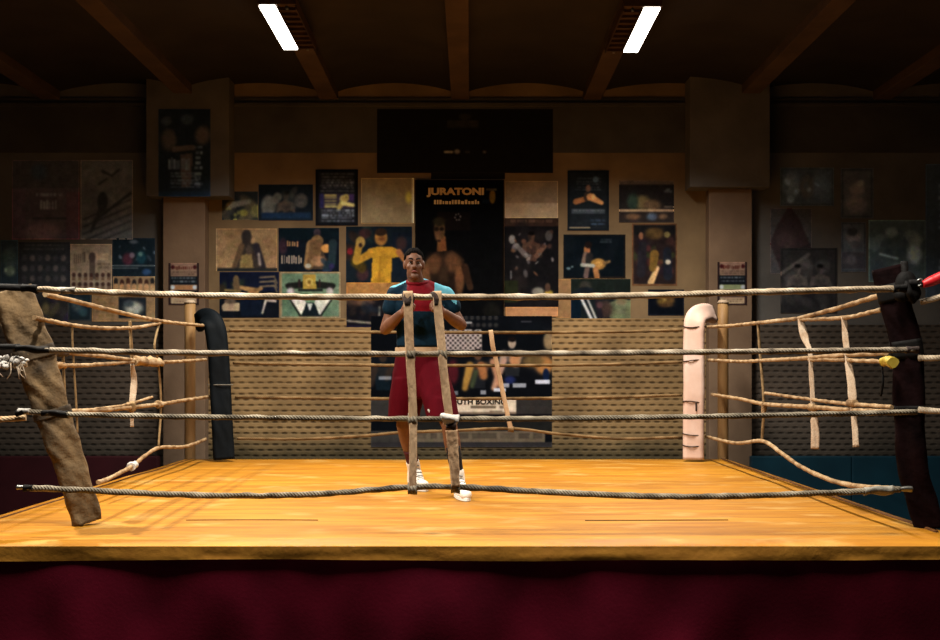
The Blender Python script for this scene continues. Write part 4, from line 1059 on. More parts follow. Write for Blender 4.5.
def f(p):
    p.frame((24, 28, 34), .02); p.rect(.02, 0, 1, .28, (20, 32, 36)); p.ell(.07, .42, .07, .18, (64, 40, 46), .5)
    p.glyphs(.14, .29, .34, .43, 5, (196, 132, 74)); p.glyphs(.05, .62, .40, .83, 9, (196, 160, 124))
    p.ell(.64, .11, .06, .10, (74, 56, 60)); p.limb(.56, .40, .5, .85, .10, .08, (168, 118, 66)); p.limb(.64, .3, .6, .65, .10, .09, (150, 104, 58)); p.poly([(.52, .28), (.72, .26), (.80, .95), (.46, .95)], (112, 76, 44), .6)
    p.ell(.79, .47, .085, .10, (232, 150, 62)); p.limb(.9, .35, .88, .8, .07, .06, (44, 56, 58)); p.ell(.66, .76, .13, .12, (176, 120, 74), .4); p.ell(.49, .87, .05, .05, (210, 184, 150)); p.blotch(8, [(92, 40, 54), (40, 58, 66), (60, 44, 90)], .03, .07, .72, .75, 1, 1)
poster((278.5, 228, 339, 271.5), (24, 28, 34), f, 'dark blue poster with orange blackletter at left and a boxer holding a belt', .40, cell=.7)
def f(p):
    p.rect(.7, .1, 1, .9, (26, 34, 40)); p.ell(.84, .3, .08, .12, (70, 46, 40), .5); p.blotch(8, [(66, 44, 30), (40, 54, 46), (80, 44, 40)], .05, .1, 0, .1, .35, .9); p.ell(.06, .44, .045, .06, (140, 32, 34))
    for k in range(3): p.ell(.14 + .05 * k, .62 + .05 * k, .07, .1, (84, 64, 20), .4)
    p.limb(.40, .46, .16, .62, .065, .05, (206, 140, 30)); p.limb(.15, .6, .2, .33, .05, .055, (196, 140, 36)); p.ell(.22, .28, .07, .10, (200, 150, 60)); p.ell(.22, .33, .03, .04, (60, 40, 30))
    p.poly([(.33, .40), (.46, .36), (.70, .36), (.84, .44), (.80, .54), (.70, .56), (.68, 1), (.38, 1), (.40, .56)], (216, 148, 26)); p.limb(.8, .45, .9, .62, .045, .035, (186, 110, 50)); p.ell(.53, .2, .095, .14, (196, 124, 44)); p.ell(.53, .10, .09, .07, (60, 40, 24)); p.ell(.55, .22, .05, .04, (140, 80, 34), .6); p.limb(.52, .55, .5, .98, .015, .02, (170, 110, 20), a=.6)
poster((346, 226.5, 412, 283), (28, 36, 38), f, 'dark poster of a man in a yellow shirt flexing his arm', .40, lift=.004, cell=.8)
def f(p): p.rect(0, 0, 1, .3, (186, 124, 58)); p.ell(.25, .42, .25, .1, (118, 80, 54), .5); p.limb(.02, .86, .62, .93, .012, .012, (220, 200, 160)); p.limb(.62, .55, .60, .93, .012, .012, (206, 190, 150)); p.ell(.8, .55, .11, .12, (150, 118, 40), .4); p.ell(.76, .62, .05, .06, (40, 30, 24)); p.blotch(8, [(54, 40, 34), (36, 42, 50)], .05, .12, 0, .4, 1, .8, .6); p.rect(0, .95, 1, 1, (30, 26, 40))
poster((346.5, 282.5, 400, 327), (26, 24, 28), f, 'poster with a tan upper strip and thin white lines, under the yellow shirt poster', .42, lift=.0235)
def f(p):
    p.rect(0, 0, 1, .42, (24, 28, 46)); p.blotch(6, [(66, 50, 34), (52, 62, 44)], .05, .09, 0, .2, .3, .5); p.ell(.28, .18, .05, .11, (130, 98, 60)); p.limb(.36, .34, .62, .42, .03, .05, (196, 142, 74)); p.limb(.5, .46, .7, .36, .03, .03, (170, 116, 62)); p.limb(.28, .28, .3, .42, .06, .05, (120, 90, 56))
    for k in range(3): p.limb(.68, .12 + .1 * k, .92, .1 + .1 * k, .012, .014, (150, 120, 84)); p.limb(.92, .1 + .1 * k, .97, .25 + .1 * k, .012, .01, (130, 104, 72))
    p.poly([(.04, .74), (.1, .66), (.34, .68), (.34, .86), (.05, .86)], (196, 156, 112)); p.ell(.18, .64, .1, .06, (120, 92, 70)); p.rect(.35, .6, .72, .96, (22, 30, 44)); p.limb(.72, .9, .78, .62, .015, .02, (216, 190, 160)); p.limb(.78, .62, .94, .64, .02, .02, (206, 176, 144)); p.ell(.86, .84, .07, .12, (24, 26, 32)); p.limb(.1, .4, .35, .42, .02, .02, (150, 116, 62))
poster((219.5, 272, 279, 317.5), (22, 24, 30), f, 'dark blue poster of a fight seen inside a boxing ring', .42, cell=.8)
def f(p):
    p.blotch(6, [(126, 150, 112), (90, 116, 88)], .15, .3, a=.5); p.limb(.15, .3, .4, .28, .05, .06, (34, 36, 30)); p.limb(.85, .3, .6, .28, .05, .06, (34, 36, 30)); p.limb(.12, .3, .2, .42, .04, .03, (36, 36, 32)); p.limb(.88, .3, .8, .42, .04, .03, (36, 36, 32)); p.rect(.3, .36, .7, .42, (40, 44, 38)); p.rect(.30, .16, .33, .34, (56, 40, 36)); p.rect(.64, .16, .67, .34, (56, 40, 36))
    p.poly([(.38, .06), (.58, .06), (.60, .36), (.37, .36)], (190, 152, 54)); p.ell(.48, .22, .07, .09, (226, 190, 84)); p.ell(.48, .22, .03, .045, (150, 112, 36))
    p.poly([(.14, .60), (.40, .56), (.44, .74), (.33, .95)], (222, 214, 190)); p.poly([(.86, .60), (.60, .56), (.54, .74), (.67, .95)], (222, 214, 190)); p.limb(.15, .58, .34, .97, .014, .018, (30, 34, 28)); p.limb(.86, .58, .66, .97, .014, .018, (30, 34, 28)); p.poly([(.34, 1), (.43, .66), (.56, .66), (.67, 1)], (24, 34, 38)); p.poly([(.44, .68), (.49, .86), (.54, .68)], (200, 200, 186)); p.ell(.17, .42, .06, .08, (200, 184, 176), .5); p.ell(.82, .42, .06, .08, (196, 184, 170), .5); p.frame((148, 128, 92), .02)
poster((280.5, 272, 340.5, 318), (104, 132, 98), f, 'pale green poster with a gold belt emblem and white wedges', .42, cell=.8)
# ---- the tall black poster with the name
def f(p):
    p.frame((30, 20, 15), .012); p.rect(.25, .20, .62, .32, (36, 26, 22), .7)
    p.ell(.87, .105, .035, .045, (150, 108, 34)); p.rect(.80, .055, .92, .07, (104, 92, 66)); p.rect(.76, .12, .84, .15, (28, 44, 60), .7)
    sk, dk = (146, 92, 54), (50, 34, 26)
    p.limb(.30, .37, .30, .44, .045, .055, (150, 88, 46)); p.poly([(.12, .52), (.22, .455), (.42, .445), (.55, .50), (.58, .62), (.50, .76), (.2, .76), (.1, .62)], (52, 37, 28)); p.ell(.22, .53, .09, .06, sk, .5, a=.8); p.ell(.42, .52, .09, .06, sk, .5, a=.8); p.ell(.5, .62, .05, .10, (140, 88, 52), .5); p.ell(.12, .62, .05, .09, (150, 96, 56), .5); p.ell(.32, .60, .05, .08, (74, 52, 36), .6); p.ell(.34, .70, .07, .05, dk, .6); p.limb(.56, .55, .62, .68, .04, .035, (74, 48, 33))
    p.ell(.275, .315, .062, .062, (120, 84, 50)); p.ell(.262, .355, .035, .03, (140, 92, 56), .6); p.ell(.27, .265, .066, .03, (64, 54, 34), .5); p.ell(.24, .31, .03, .014, (48, 34, 24), .6); p.ell(.3, .31, .025, .012, (40, 30, 22), .6); p.ell(.27, .385, .02, .008, (70, 40, 30), .6)
    for k in range(7): p.ell(.48 + .03 * math.cos(k), .235 + .02 * math.sin(k), .010, .006, (110, 100, 92), .4)
    p.blotch(6, [(38, 36, 30), (26, 30, 36)], .05, .12, .1, .75, .95, 1, .7)
o = poster((415, 180, 504, 338), (19, 19, 20), f, 'tall black poster of a bare chested boxer headed JURATONI in gold', .36, dark=1.2, lift=.0235, cell=.6)
letter(o, 'JURATONI', 426.5, 484, 192.4, 9.4, 'letter_gold', .05, .006)
marks(o, 434, 480, 202, 4.2, 12, 'letter_gold', 3)
# wide black banner high on the wall
def f(p): p.ell(.5, .12, .035, .05, (34, 34, 28)); p.rect(.40, .17, .58, .30, (30, 31, 32)); p.lines(.41, .19, .57, .28, 2, (40, 40, 40)); p.rect(.38, .655, .43, .68, (120, 120, 122)); p.ell(.455, .665, .016, .035, (96, 96, 98)); p.rect(.50, .66, .53, .68, (44, 44, 46)); p.ell(.61, .67, .01, .02, (84, 84, 86))
poster((377, 109, 553, 173), (17, 17, 18), f, 'wide black banner high on the wall with a faint emblem', .12, lift=.018, cell=1.0, name='banner', cat='banner', group=None)
def f(p): p.rect(0, 0, 1, 1, (17, 17, 18))
poster((431, 172, 505, 179), (17, 17, 18), f, 'narrow black strip hanging under the wide black banner', .2, lift=.0, name='banner', cat='banner', group=None)
# ---- centre, right of it
def f(p): p.rect(0, .55, 1, .60, (96, 64, 38)); p.rect(0, .6, 1, 1, (128, 95, 62)); p.blotch(4, [(120, 84, 50)], .1, .3, a=.4)
poster((505, 181, 558, 218), (96, 68, 42), f, 'blank tan paper with a fold line, right of the tall black poster', .38, name='paper_sheet', cat='paper', group=None)
def f(p):
    p.rect(0, 0, 1, .09, (66, 44, 32)); p.lines(.1, .02, .9, .08, 1, (120, 84, 60)); p.blotch(10, [(36, 30, 28), (44, 34, 30)], .08, .2, a=.6)
    p.bust(.5, .16, .10, (94, 62, 44), (44, 32, 26)); p.ell(.14, .24, .06, .05, (150, 134, 118)); p.ell(.82, .2, .07, .06, (84, 74, 66)); p.limb(.2, .3, .4, .42, .04, .05, (112, 96, 84)); p.limb(.74, .32, .6, .42, .04, .05, (120, 80, 56))
    p.blotch(26, [(150, 134, 120), (126, 78, 50), (104, 92, 84), (84, 54, 40)], .015, .045, .15, .15, .9, .65); p.rect(0, .7, .25, .95, (44, 48, 22), .8); p.ell(.62, .83, .11, .05, (140, 130, 106), .4); p.ell(.82, .86, .08, .05, (206, 160, 50), .4); p.ell(.8, .78, .05, .05, (92, 62, 44)); p.limb(.12, .6, .12, .68, .01, .01, (150, 140, 130))
poster((504.5, 218, 558.5, 307), (26, 23, 22), f, 'black poster crowded with several boxers, right of the tall name poster', .40, lift=.004, cell=.75)
def f(p): p.blotch(5, [(206, 150, 96), (170, 118, 70)], .1, .3, a=.4)
poster((505.5, 307, 558, 316.5), (190, 136, 84), f, 'narrow tan paper strip under the crowded boxers poster', .42, lift=.007, name='paper_sheet', cat='paper', group=None)
def f(p): p.blotch(5, [(170, 120, 72), (140, 98, 58)], .1, .3, a=.4)
poster((556, 279, 574, 318), (156, 112, 68), f, 'tan paper piece between the crowded poster and the white stripes poster', .42, name='paper_sheet', cat='paper', group=None)
def f(p):
    p.frame((22, 22, 22), .05); p.lines(.2, .12, .8, .36, 5, (70, 70, 68), .7); p.ell(.68, .15, .07, .05, (66, 76, 84)); p.limb(.2, .52, .5, .46, .07, .06, (150, 84, 40)); p.ell(.45, .44, .06, .08, (60, 40, 30)); p.limb(.55, .44, .82, .54, .09, .05, (196, 118, 58)); p.ell(.62, .44, .05, .05, (226, 150, 80)); p.ell(.5, .3, .06, .06, (110, 70, 48)); p.rect(.1, .64, .9, .72, (58, 58, 58)); p.lines(.12, .65, .88, .71, 1, (96, 92, 88)); p.lines(.55, .82, .9, .94, 2, (56, 66, 80)); p.rect(.03, .945, .55, .965, (190, 150, 96))
poster((567.5, 170.5, 609, 230.5), (27, 27, 27), f, 'tall black poster with two orange lit fighters, upper right of the wall', .34, lift=.004, cell=.8)
def f(p):
    p.frame((30, 24, 20), .03); p.rect(0, 0, 1, .1, (80, 60, 44)); p.ell(.42, .52, .14, .16, (108, 84, 44), .5); p.ell(.6, .6, .16, .14, (96, 66, 40), .5); p.ell(.25, .5, .1, .2, (44, 54, 40), .5); p.lines(.82, .2, .97, .3, 2, (90, 84, 76)); p.rect(0, .70, 1, .735, (172, 126, 82)); p.rect(0, .74, 1, 1, (42, 30, 24)); p.ell(.25, .86, .13, .07, (100, 64, 38), .5); p.ell(.6, .86, .09, .09, (70, 76, 82), .5); p.ell(.8, .86, .08, .06, (104, 70, 44), .5); p.rect(.82, .62, 1, .645, (120, 96, 70))
poster((619, 180.5, 674, 222.5), (34, 26, 22), f, 'wide dark poster with a yellowish figure above a tan line', .34)
def f(p):
    p.frame((40, 32, 26), .02); p.blotch(6, [(26, 32, 36), (16, 24, 28)], .1, .25, a=.6); p.ell(.38, .36, .05, .13, (190, 110, 58)); p.ell(.40, .24, .06, .08, (40, 28, 24)); p.limb(.36, .46, .34, .62, .045, .05, (140, 104, 80)); p.limb(.42, .5, .40, .72, .06, .05, (50, 44, 40)); p.ell(.56, .68, .12, .13, (196, 134, 54)); p.ell(.57, .68, .06, .07, (230, 160, 70)); p.limb(.3, .7, .48, .72, .03, .03, (190, 176, 150)); p.limb(.66, .66, .74, .62, .025, .02, (150, 110, 60)); p.limb(.38, .8, .36, .96, .04, .04, (120, 90, 76)); p.limb(.52, .82, .54, .96, .045, .045, (190, 120, 62)); p.ell(.08, .78, .035, .03, (110, 130, 130)); p.ell(.14, .74, .02, .02, (110, 130, 130)); p.lines(.58, .1, .78, .22, 2, (84, 92, 96), .8)
poster((563.5, 234.5, 625.5, 278), (17, 24, 28), f, 'dark blue poster of a lone fighter holding a golden belt', .40, lift=.004, cell=.75)
def f(p):
    p.rect(0, 0, 1, .18, (30, 28, 28)); p.ell(.5, .16, .2, .09, (104, 76, 38), .5); p.ell(.78, .18, .07, .05, (130, 110, 60)); p.blotch(30, [(66, 42, 36), (96, 66, 30), (44, 32, 40), (58, 62, 34), (90, 44, 40)], .04, .1, 0, .2, 1, .95); p.ell(.2, .2, .05, .06, (150, 96, 64)); p.limb(.24, .35, .2, .8, .09, .1, (40, 36, 40)); p.limb(.78, .45, .8, .85, .09, .1, (34, 36, 44)); p.ell(.8, .62, .06, .04, (196, 176, 150)); p.limb(.42, .95, .56, .72, .07, .05, (226, 176, 110)); p.limb(.5, .5, .46, .72, .10, .08, (130, 94, 36)); p.frame((104, 70, 44), .03)
poster((632, 223.5, 677, 285.5), (44, 32, 30), f, 'dark poster crowded with small coloured figures, right end of the middle row', .38, cell=.8)
def f(p):
    p.rect(0, 0, 1, .3, (34, 40, 34)); p.ell(.24, .2, .10, .16, (70, 62, 52), .4); p.ell(.24, .32, .16, .12, (30, 34, 40)); p.limb(.18, .5, .34, .98, .022, .025, (232, 220, 206)); p.limb(.28, .5, .42, .98, .014, .02, (210, 198, 184)); p.rect(0, .4, .16, 1, (14, 30, 44)); p.poly([(.62, .6), (.8, .5), (1, .52), (1, 1), (.66, 1)], (120, 122, 84)); p.ell(.58, .75, .12, .22, (76, 54, 46), .5); p.limb(.44, .55, .5, .98, .04, .05, (40, 34, 40)); p.ell(.84, .55, .1, .09, (136, 116, 78), .5); p.ell(.48, .64, .05, .08, (96, 60, 62), .5)
poster((571, 279, 630.5, 319.5), (30, 36, 38), f, 'dark green poster of a figure with white striped legs', .42, cell=.8, lift=.003)
def f(p): p.frame((30, 30, 32), .02); p.ell(.42, .45, .16, .16, (140, 96, 34), .5); p.ell(.62, .42, .12, .14, (120, 80, 34), .5); p.ell(.5, .6, .2, .08, (96, 62, 30), .5); p.ell(.46, .38, .04, .05, (200, 150, 60))
poster((648, 289.5, 684, 315.5), (18, 20, 24), f, 'small black poster with a dim golden figure, below the crowded small figures', .42)
# ---- pillars
def f(p):
    p.rect(0, .94, 1, 1, (20, 25, 31)); p.ell(.2, .35, .14, .12, (58, 44, 38), .5); p.ell(.85, .30, .14, .1, (62, 46, 38), .5); p.ell(.5, .25, .18, .12, (20, 21, 24)); p.limb(.3, .46, .66, .44, .05, .05, (64, 48, 40)); p.ell(.55, .12, .12, .06, (38, 40, 44), .5); p.ell(.15, .14, .1, .05, (44, 44, 46), .5); p.poly([(.42, .52), (.66, .5), (.62, .9), (.44, .9)], (58, 42, 36)); p.glyphs(.2, .55, .62, .7, 9, (78, 78, 82)); p.lines(.2, .72, .8, .92, 5, (70, 72, 76)); p.lines(.68, .42, .84, .9, 8, (84, 86, 92))
poster((158.5, 109, 210.5, 196.5), (20, 21, 23), f, 'tall black poster on the wide head of the left pillar', .17, dark=1.7, y=11.62, cell=1.0)
def sheet(c2):
    def f(p):
        p.frame((48, 32, 28), .07); p.rect(.07, 0, .93, .09, (150, 110, 84)); p.ell(.14, .1, .06, .05, (70, 20, 20)); p.ell(.86, .1, .06, .05, (70, 20, 20)); p.glyphs(.2, .07, .8, .16, 9, (96, 40, 28)); p.lines(.1, .2, .9, .30, 2, (96, 70, 52)); p.rect(.05, .31, .95, .52, (26, 28, 30)); p.lines(.1, .34, .9, .5, 2, (110, 116, 116)); p.rect(.08, .53, .92, .64, c2); p.ell(.14, .58, .07, .05, (190, 190, 180)); p.ell(.86, .58, .07, .05, (180, 180, 176)); p.rect(.05, .65, .95, .80, (30, 26, 24)); p.rect(.1, .84, .9, .96, (190, 156, 110)); p.lines(.14, .86, .86, .95, 2, (110, 84, 60))
    return f
poster((168.5, 263, 199, 305), (140, 106, 80), sheet((176, 116, 66)), 'small banded notice on the shaft of the left pillar', .36, y=11.72, cell=.7, name='notice', cat='notice', group='notices on the pillars')
poster((717.5, 262, 747, 305), (140, 106, 80), sheet((140, 144, 92)), 'small banded notice on the shaft of the right pillar', .36, y=11.72, cell=.7, name='notice', cat='notice', group='notices on the pillars')
# ---- far left
def f(p): p.rect(0, 0, .2, 1, (46, 22, 24), .6); p.rect(.8, .4, 1, 1, (48, 18, 20), .7); p.rect(0, 0, 1, .35, (30, 22, 18), .8); p.ell(.4, .15, .12, .1, (24, 25, 28), .5); p.glyphs(.42, .5, .68, .63, 6, (70, 58, 50)); p.lines(.35, .42, .75, .48, 1, (60, 50, 44)); p.rect(.3, .72, .8, .75, (24, 18, 17)); p.ell(.45, .9, .25, .12, (64, 36, 34), .6)
poster((12, 160, 79.5, 239.5), (40, 24, 22), f, 'large dark red poster high at the far left', .11)
def f(p):
    p.blotch(8, [(54, 42, 35), (44, 34, 28)], .15, .3, a=.5); p.limb(.42, .14, .6, .2, .03, .02, (26, 21, 18)); p.limb(.6, .2, .74, .12, .025, .02, (26, 21, 18)); p.limb(.36, .3, .5, .24, .03, .02, (28, 22, 19)); p.limb(.95, .42, .3, .75, .03, .02, (24, 19, 17)); p.ell(.42, .52, .1, .12, (22, 18, 16)); p.limb(.4, .6, .2, .9, .05, .03, (28, 21, 18))
    for k in range(5): p.limb(.95, .5 + k * .09, .05, .75 + k * .09, .012, .02, (26, 20, 17), a=.85)
poster((80.5, 160, 133, 239.5), (50, 39, 32), f, 'large brown poster scrawled with black strokes, beside the dark red one', .11)
def f(p): p.ell(.5, .35, .4, .2, (38, 44, 34), .5); p.ell(.55, .62, .3, .1, (66, 70, 44), .5); p.ell(.3, .6, .08, .04, (100, 96, 60)); p.ell(.7, .64, .06, .04, (88, 84, 56)); p.rect(0, .75, 1, 1, (24, 28, 30))
poster((0.5, 240, 18, 290), (24, 28, 28), f, 'narrow dark poster with greenish eyes at the left edge', .13, group=None)
def f(p):
    p.frame((28, 24, 22), .04); p.lines(.1, .05, .9, .2, 2, (60, 48, 40))
    for j in range(3):
        for k in range(6): p.ell(.12 + k * .15, .34 + j * .22, .05, .07, (70, 52, 42) if (k + j) % 2 else (48, 38, 34))
poster((18.5, 242, 70, 289), (34, 29, 26), f, 'dark poster with rows of small portraits, below the dark red one', .14)
def f(p):
    p.lines(.05, .02, .95, .09, 1, (110, 84, 62)); p.glyphs(.08, .16, .38, .42, 6, (70, 50, 38)); p.ell(.52, .28, .08, .1, (52, 38, 32)); p.rect(.46, .2, .6, .75, (60, 44, 36), .8); p.rect(.62, .2, .92, .34, (150, 116, 80), .6); p.lines(.62, .4, .95, .55, 2, (80, 60, 44))
    for j in range(2):
        for k in range(7): p.ell(.08 + k * .14, .66 + j * .2, .045, .05, (58, 34, 26)); p.rect(.04 + k * .14, .7 + j * .2, .12 + k * .14, .78 + j * .2, (92, 64, 44))
poster((70.5, 244, 112, 291), (120, 94, 70), f, 'pale tan poster with rows of small fighters at the left', .21, cell=.7)
def f(p):
    p.frame((26, 32, 36), .03); p.ell(.5, .1, .1, .05, (72, 76, 78), .5); p.blotch(7, [(96, 104, 110), (60, 70, 76)], .02, .05, 0, .2, 1, .55, .7); p.ell(.36, .55, .12, .16, (74, 34, 42), .5); p.ell(.46, .45, .06, .07, (112, 86, 94), .4); p.ell(.68, .5, .11, .17, (24, 56, 62), .5); p.ell(.66, .42, .05, .06, (80, 104, 98), .4); p.rect(0, .70, 1, .725, (110, 112, 108)); p.rect(0, .78, .6, .80, (90, 92, 90)); p.ell(.8, .88, .1, .08, (40, 62, 90), .5)
poster((112.5, 238, 155, 276.5), (22, 30, 34), f, 'black poster with a pink and a teal figure, above a strip of small fighters', .20, cell=.8)
def f(p):
    for k in range(7): p.ell(.07 + k * .145, .35 + .1 * (k % 2), .05, .26, (64, 36, 26) if k % 3 else (40, 32, 30)); p.ell(.07 + k * .145, .8, .06, .3, (170, 120, 74))
poster((113, 276.5, 155, 290.5), (132, 98, 66), f, 'tan strip of small fighters under the pink and teal poster', .21, lift=.004, cell=.7)
def f(p): p.blotch(10, [(70, 60, 34), (44, 40, 36), (36, 28, 40)], .08, .2); p.ell(.3, .55, .12, .2, (84, 70, 40), .5)
poster((36, 292, 68, 322), (36, 32, 28), f, 'small dark olive poster just above the slack rope at the left', .15)
def f(p): p.rect(.05, .05, .95, .95, (24, 34, 38)); p.ell(.4, .45, .25, .22, (56, 66, 66), .5); p.ell(.65, .7, .2, .15, (40, 62, 66), .5)
poster((68.5, 292, 91, 320.5), (36, 40, 40), f, 'small dark teal poster beneath the pale tan fighters poster', .19)
def f(p): p.lines(.05, .1, .35, .9, 6, (120, 86, 50)); p.rect(.42, .2, .86, .9, (26, 30, 36)); p.ell(.66, .55, .14, .22, (150, 146, 130), .5); p.ell(.58, .4, .08, .12, (60, 66, 72), .5); p.rect(.42, .16, .86, .22, (70, 56, 44))
poster((92, 291.5, 155, 321.5), (136, 102, 66), f, 'tan poster with a dark inset picture at the left', .22, cell=.8)
# ---- far right
def f(p): p.frame((28, 26, 24), .04); p.ell(.22, .45, .15, .3, (46, 47, 49), .5); p.ell(.75, .5, .17, .3, (40, 42, 47), .5); p.ell(.5, .5, .12, .3, (44, 34, 28), .5); p.blotch(8, [(70, 76, 80), (30, 34, 38)], .03, .07, .05, .2, .95, .9, .6)
poster((780, 167.5, 834, 206), (32, 32, 34), f, 'dark bluish poster with two figures, right of the right pillar', .11)
def f(p): p.frame((26, 22, 20), .08); p.ell(.5, .42, .22, .12, (64, 44, 34), .5); p.ell(.48, .72, .3, .18, (60, 42, 33), .5); p.ell(.6, .3, .1, .06, (78, 56, 42), .5)
poster((840.5, 168, 873.5, 218.5), (38, 29, 25), f, 'small dark brown poster second from the right edge, upper row', .10)
def f(p):
    p.poly([(.42, 0), (.52, 0), (.72, .2), (1, .62), (.78, .68), (.62, .95), (.3, 1), (0, .55), (.14, .3)], (44, 26, 23)); p.ell(.4, .5, .2, .15, (58, 35, 30), .6); p.ell(.6, .7, .12, .08, (64, 40, 33), .6); p.limb(.2, .8, .95, .55, .03, .03, (34, 24, 22))
poster((770, 208, 812, 274), (54, 45, 39), f, 'grey sheet with a torn reddish diamond shape, right of the pillar', .13)
def f(p):
    p.frame((30, 26, 24), .03); p.blotch(14, [(70, 60, 54), (54, 44, 38), (84, 70, 60)], .06, .14, .05, .25, .95, .75, .7); p.limb(0, .4, .5, .1, .03, .03, (80, 66, 56)); p.bust(.3, .26, .14, (84, 66, 54), (44, 36, 32)); p.bust(.7, .26, .14, (76, 58, 48), (40, 34, 30)); p.rect(0, .6, 1, .66, (30, 27, 26)); p.rect(.05, .7, .95, .98, (34, 28, 26)); p.blotch(5, [(56, 46, 40)], .05, .1, .1, .7, .9, .95, .6)
poster((780.5, 248, 837, 313), (42, 35, 31), f, 'dark poster of two facing fighters, just above the top rope at right', .14, lift=.004)
def f(p): p.frame((34, 29, 26), .06); p.ell(.5, .3, .28, .16, (78, 58, 46), .4); p.ell(.45, .2, .22, .08, (34, 26, 22), .4); p.ell(.55, .45, .2, .08, (56, 42, 34), .4); p.rect(.06, .6, .94, .94, (42, 30, 27)); p.ell(.4, .75, .2, .1, (62, 44, 38), .5)
poster((841, 222, 866, 272), (50, 43, 38), f, 'narrow portrait poster over the dark corner pad', .12)
def f(p): p.frame((40, 42, 34), .03); p.blotch(14, [(52, 54, 46), (38, 40, 34), (66, 62, 50), (26, 28, 28)], .06, .14, 0, .1, 1, 1, .7); p.ell(.8, .55, .12, .16, (84, 80, 70), .5); p.ell(.4, .2, .1, .08, (60, 60, 50), .5); p.limb(.2, .55, .5, .62, .02, .02, (80, 80, 70))
poster((868.5, 220, 926, 282), (34, 35, 30), f, 'dark greenish poster behind the dark corner pad at right', .12)
def f(p): p.lines(.3, .15, .9, .5, 8, (48, 48, 48), .7); p.ell(.7, .62, .2, .06, (64, 64, 64), .5); p.lines(.3, .7, .9, .85, 3, (40, 40, 40))
poster((925.5, 164, 968, 300), (19, 20, 21), f, 'tall black poster running out of the right edge', .12, lift=.004, group=None)
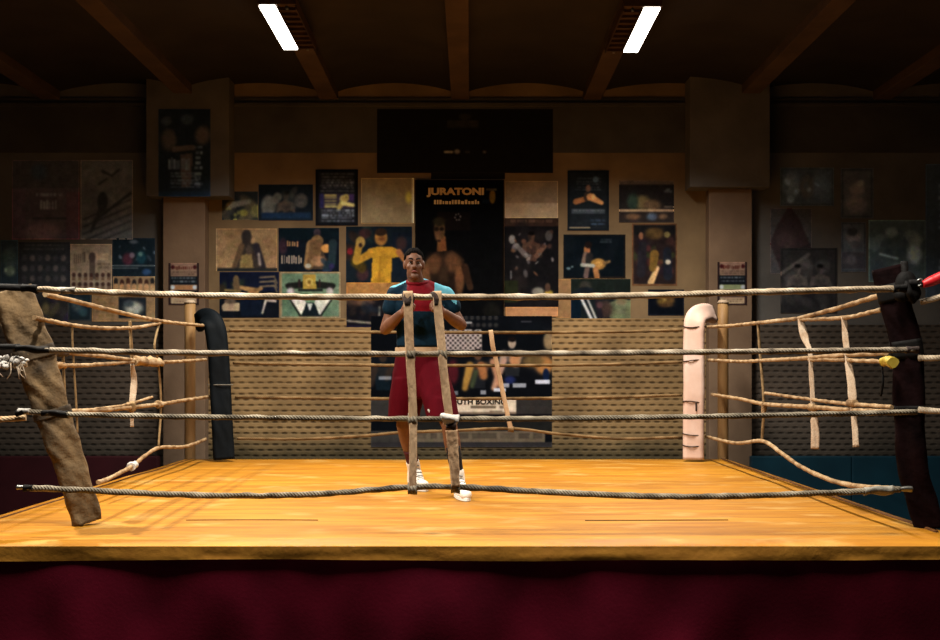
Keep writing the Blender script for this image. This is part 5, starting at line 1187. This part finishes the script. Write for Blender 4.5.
# ---- the big fight banner in the middle of the brick wall
BYW = WALL_Y - 0.025
def f(p):
    # u: 371..552, v: 316..447
    def X(x): return (x - 371) / 181
    def Y(y): return (y - 316) / 131
    p.blotch(10, [(22, 28, 34), (14, 16, 20)], .08, .2, 0, 0, 1, .6, .6)
    # chequered net panel
    p.rect(X(441), Y(330), X(482), Y(350), (44, 36, 34))
    for k in range(-8, 14):
        p.limb(X(441 + k * 5), Y(331), X(441 + k * 5 + 19), Y(350), .004, .004, (214, 192, 176), .003, .9); p.limb(X(441 + k * 5 + 19), Y(331), X(441 + k * 5), Y(350), .004, .004, (214, 192, 176), .003, .9)
    p.rect(X(371), Y(330), X(441), Y(350), (15, 18, 22)); p.rect(X(482), Y(330), X(552), Y(350), (15, 18, 22)); p.rect(X(371), Y(350), X(552), Y(352), (15, 18, 22))
    for k in range(6):
        for j in range(2): p.ell(X(466 + k * 6), Y(318 + j * 7), .012, .016, (56, 54, 52), .5)
    p.rect(X(464), Y(321.5), X(472), Y(323.5), (150, 146, 140)); p.lines(X(448), Y(329), X(481), Y(332), 1, (210, 196, 180)); p.lines(X(520), Y(321), X(532), Y(323), 1, (70, 70, 74))
    # fighters
    def fighter(cx, top, skin, cloth):
        p.ell(X(cx), Y(top + 5), .022, .042, skin); p.ell(X(cx), Y(top + 1.5), .022, .02, (30, 22, 20)); p.poly([(X(cx - 9), Y(top + 16)), (X(cx - 3), Y(top + 11)), (X(cx + 3), Y(top + 11)), (X(cx + 9), Y(top + 16)), (X(cx + 7), Y(top + 38)), (X(cx - 7), Y(top + 38))], cloth); p.limb(X(cx - 8), Y(top + 16), X(cx - 12), Y(top + 32), .02, .016, skin); p.limb(X(cx + 8), Y(top + 16), X(cx + 4), Y(top + 26), .02, .016, skin); p.ell(X(cx), Y(top + 20), .03, .04, skin, .5, a=.5)
    fighter(512, 338, (176, 150, 126), (40, 42, 44)); p.ell(X(515), Y(360), .03, .05, (210, 140, 84), .4); p.ell(X(549), Y(341), .03, .07, (160, 130, 86), .4); p.ell(X(544), Y(365), .05, .07, (196, 130, 62), .4); p.ell(X(546), Y(375), .018, .05, (18, 34, 66)); p.ell(X(533), Y(361), .06, .05, (120, 92, 50), .6)
    fighter(478, 350, (96, 66, 44), (34, 36, 40)); p.limb(X(470), Y(366), X(465), Y(388), .022, .016, (190, 138, 54)); p.limb(X(481), Y(366), X(484), Y(376), .024, .02, (180, 110, 56)); p.limb(X(476), Y(372), X(472), Y(386), .012, .012, (70, 80, 50))
    p.limb(X(500), Y(368), X(494), Y(388), .015, .015, (206, 150, 112)); p.limb(X(504), Y(360), X(500), Y(372), .016, .014, (196, 150, 120)); p.limb(X(493), Y(362), X(500), Y(385), .018, .016, (206, 140, 96)); p.ell(X(453), Y(372), .03, .09, (96, 26, 34), .5); p.ell(X(510), Y(380), .03, .03, (34, 44, 96), .5)
    fighter(383, 352, (60, 48, 40), (20, 34, 42)); fighter(430, 350, (100, 70, 50), (36, 36, 44))
    # name strips (unreadable in the photograph)
    for (a, b, y) in ((373, 391, 376), (490, 506, 388), (503, 530, 383.5), (534, 550, 380), (450, 458, 391), (474, 486, 390.5)): p.lines(X(a), Y(y), X(b), Y(y + 5), 1, (226, 226, 230), .95, .8)
    p.rect(X(371), Y(397), X(552), Y(400), (70, 50, 34))
    # lower bands
    p.rect(X(371), Y(399), X(552), Y(417), (60, 54, 48)); p.rect(X(449), Y(399), X(516), Y(412), (236, 208, 170)); p.lines(X(470), Y(406), X(512), Y(410), 1, (110, 90, 66)); p.lines(X(486), Y(410.5), X(504), Y(413), 1, (110, 90, 66)); p.ell(X(454), Y(408), .012, .018, (60, 46, 36)); p.rect(X(449), Y(412), X(516), Y(414), (150, 124, 96)); p.rect(X(452), Y(414), X(552), Y(417), (24, 20, 24))
    p.rect(X(371), Y(417), X(552), Y(431), (40, 38, 34)); p.rect(X(371), Y(399), X(392), Y(417), (64, 60, 54)); p.rect(X(371), Y(417), X(398), Y(431), (16, 20, 24))
    p.rect(X(400), Y(431), X(545), Y(442), (122, 102, 76)); p.lines(X(408), Y(433), X(542), Y(440), 1, (84, 70, 54), .8, .8); p.rect(X(371), Y(431), X(400), Y(442), (70, 64, 56)); p.rect(X(371), Y(442), X(552), Y(447), (60, 54, 52))
o = poster((371, 316, 552, 447), (17, 19, 23), f, 'big dark fight banner on the brick wall behind the person', .42, y=BYW, lift=.002, cell=.7, name='fight_banner', cat='banner', group=None)
letter(o, 'OUTH BOXING', 450.5, 506, 401.7, 5.2, 'letter_black', .03, .007)


# ================================================================ camera, world, view
w = bpy.data.worlds.new('dark'); S.world = w; w.use_nodes = True
w.node_tree.nodes['Background'].inputs[0].default_value = (0.50, 0.48, 0.47, 1)
w.node_tree.nodes['Background'].inputs[1].default_value = 0.055
cd = bpy.data.cameras.new('camera'); cam = bpy.data.objects.new('camera', cd); COL.objects.link(cam)
cam.location = (0, 0, CAMZ); cam.rotation_euler = (PI / 2, 0, 0)
cd.sensor_width = 36.0; cd.lens = 36.0 * F / 940.0; cd.shift_y = (CY - 320.0) / 940.0; cd.clip_end = 60
S.camera = cam
S.cycles.diffuse_bounces = 1
S.view_settings.view_transform = 'Standard'; S.view_settings.look = 'None'
S.view_settings.exposure = 0.0; S.view_settings.gamma = 1.0; S.view_settings.use_curve_mapping = False
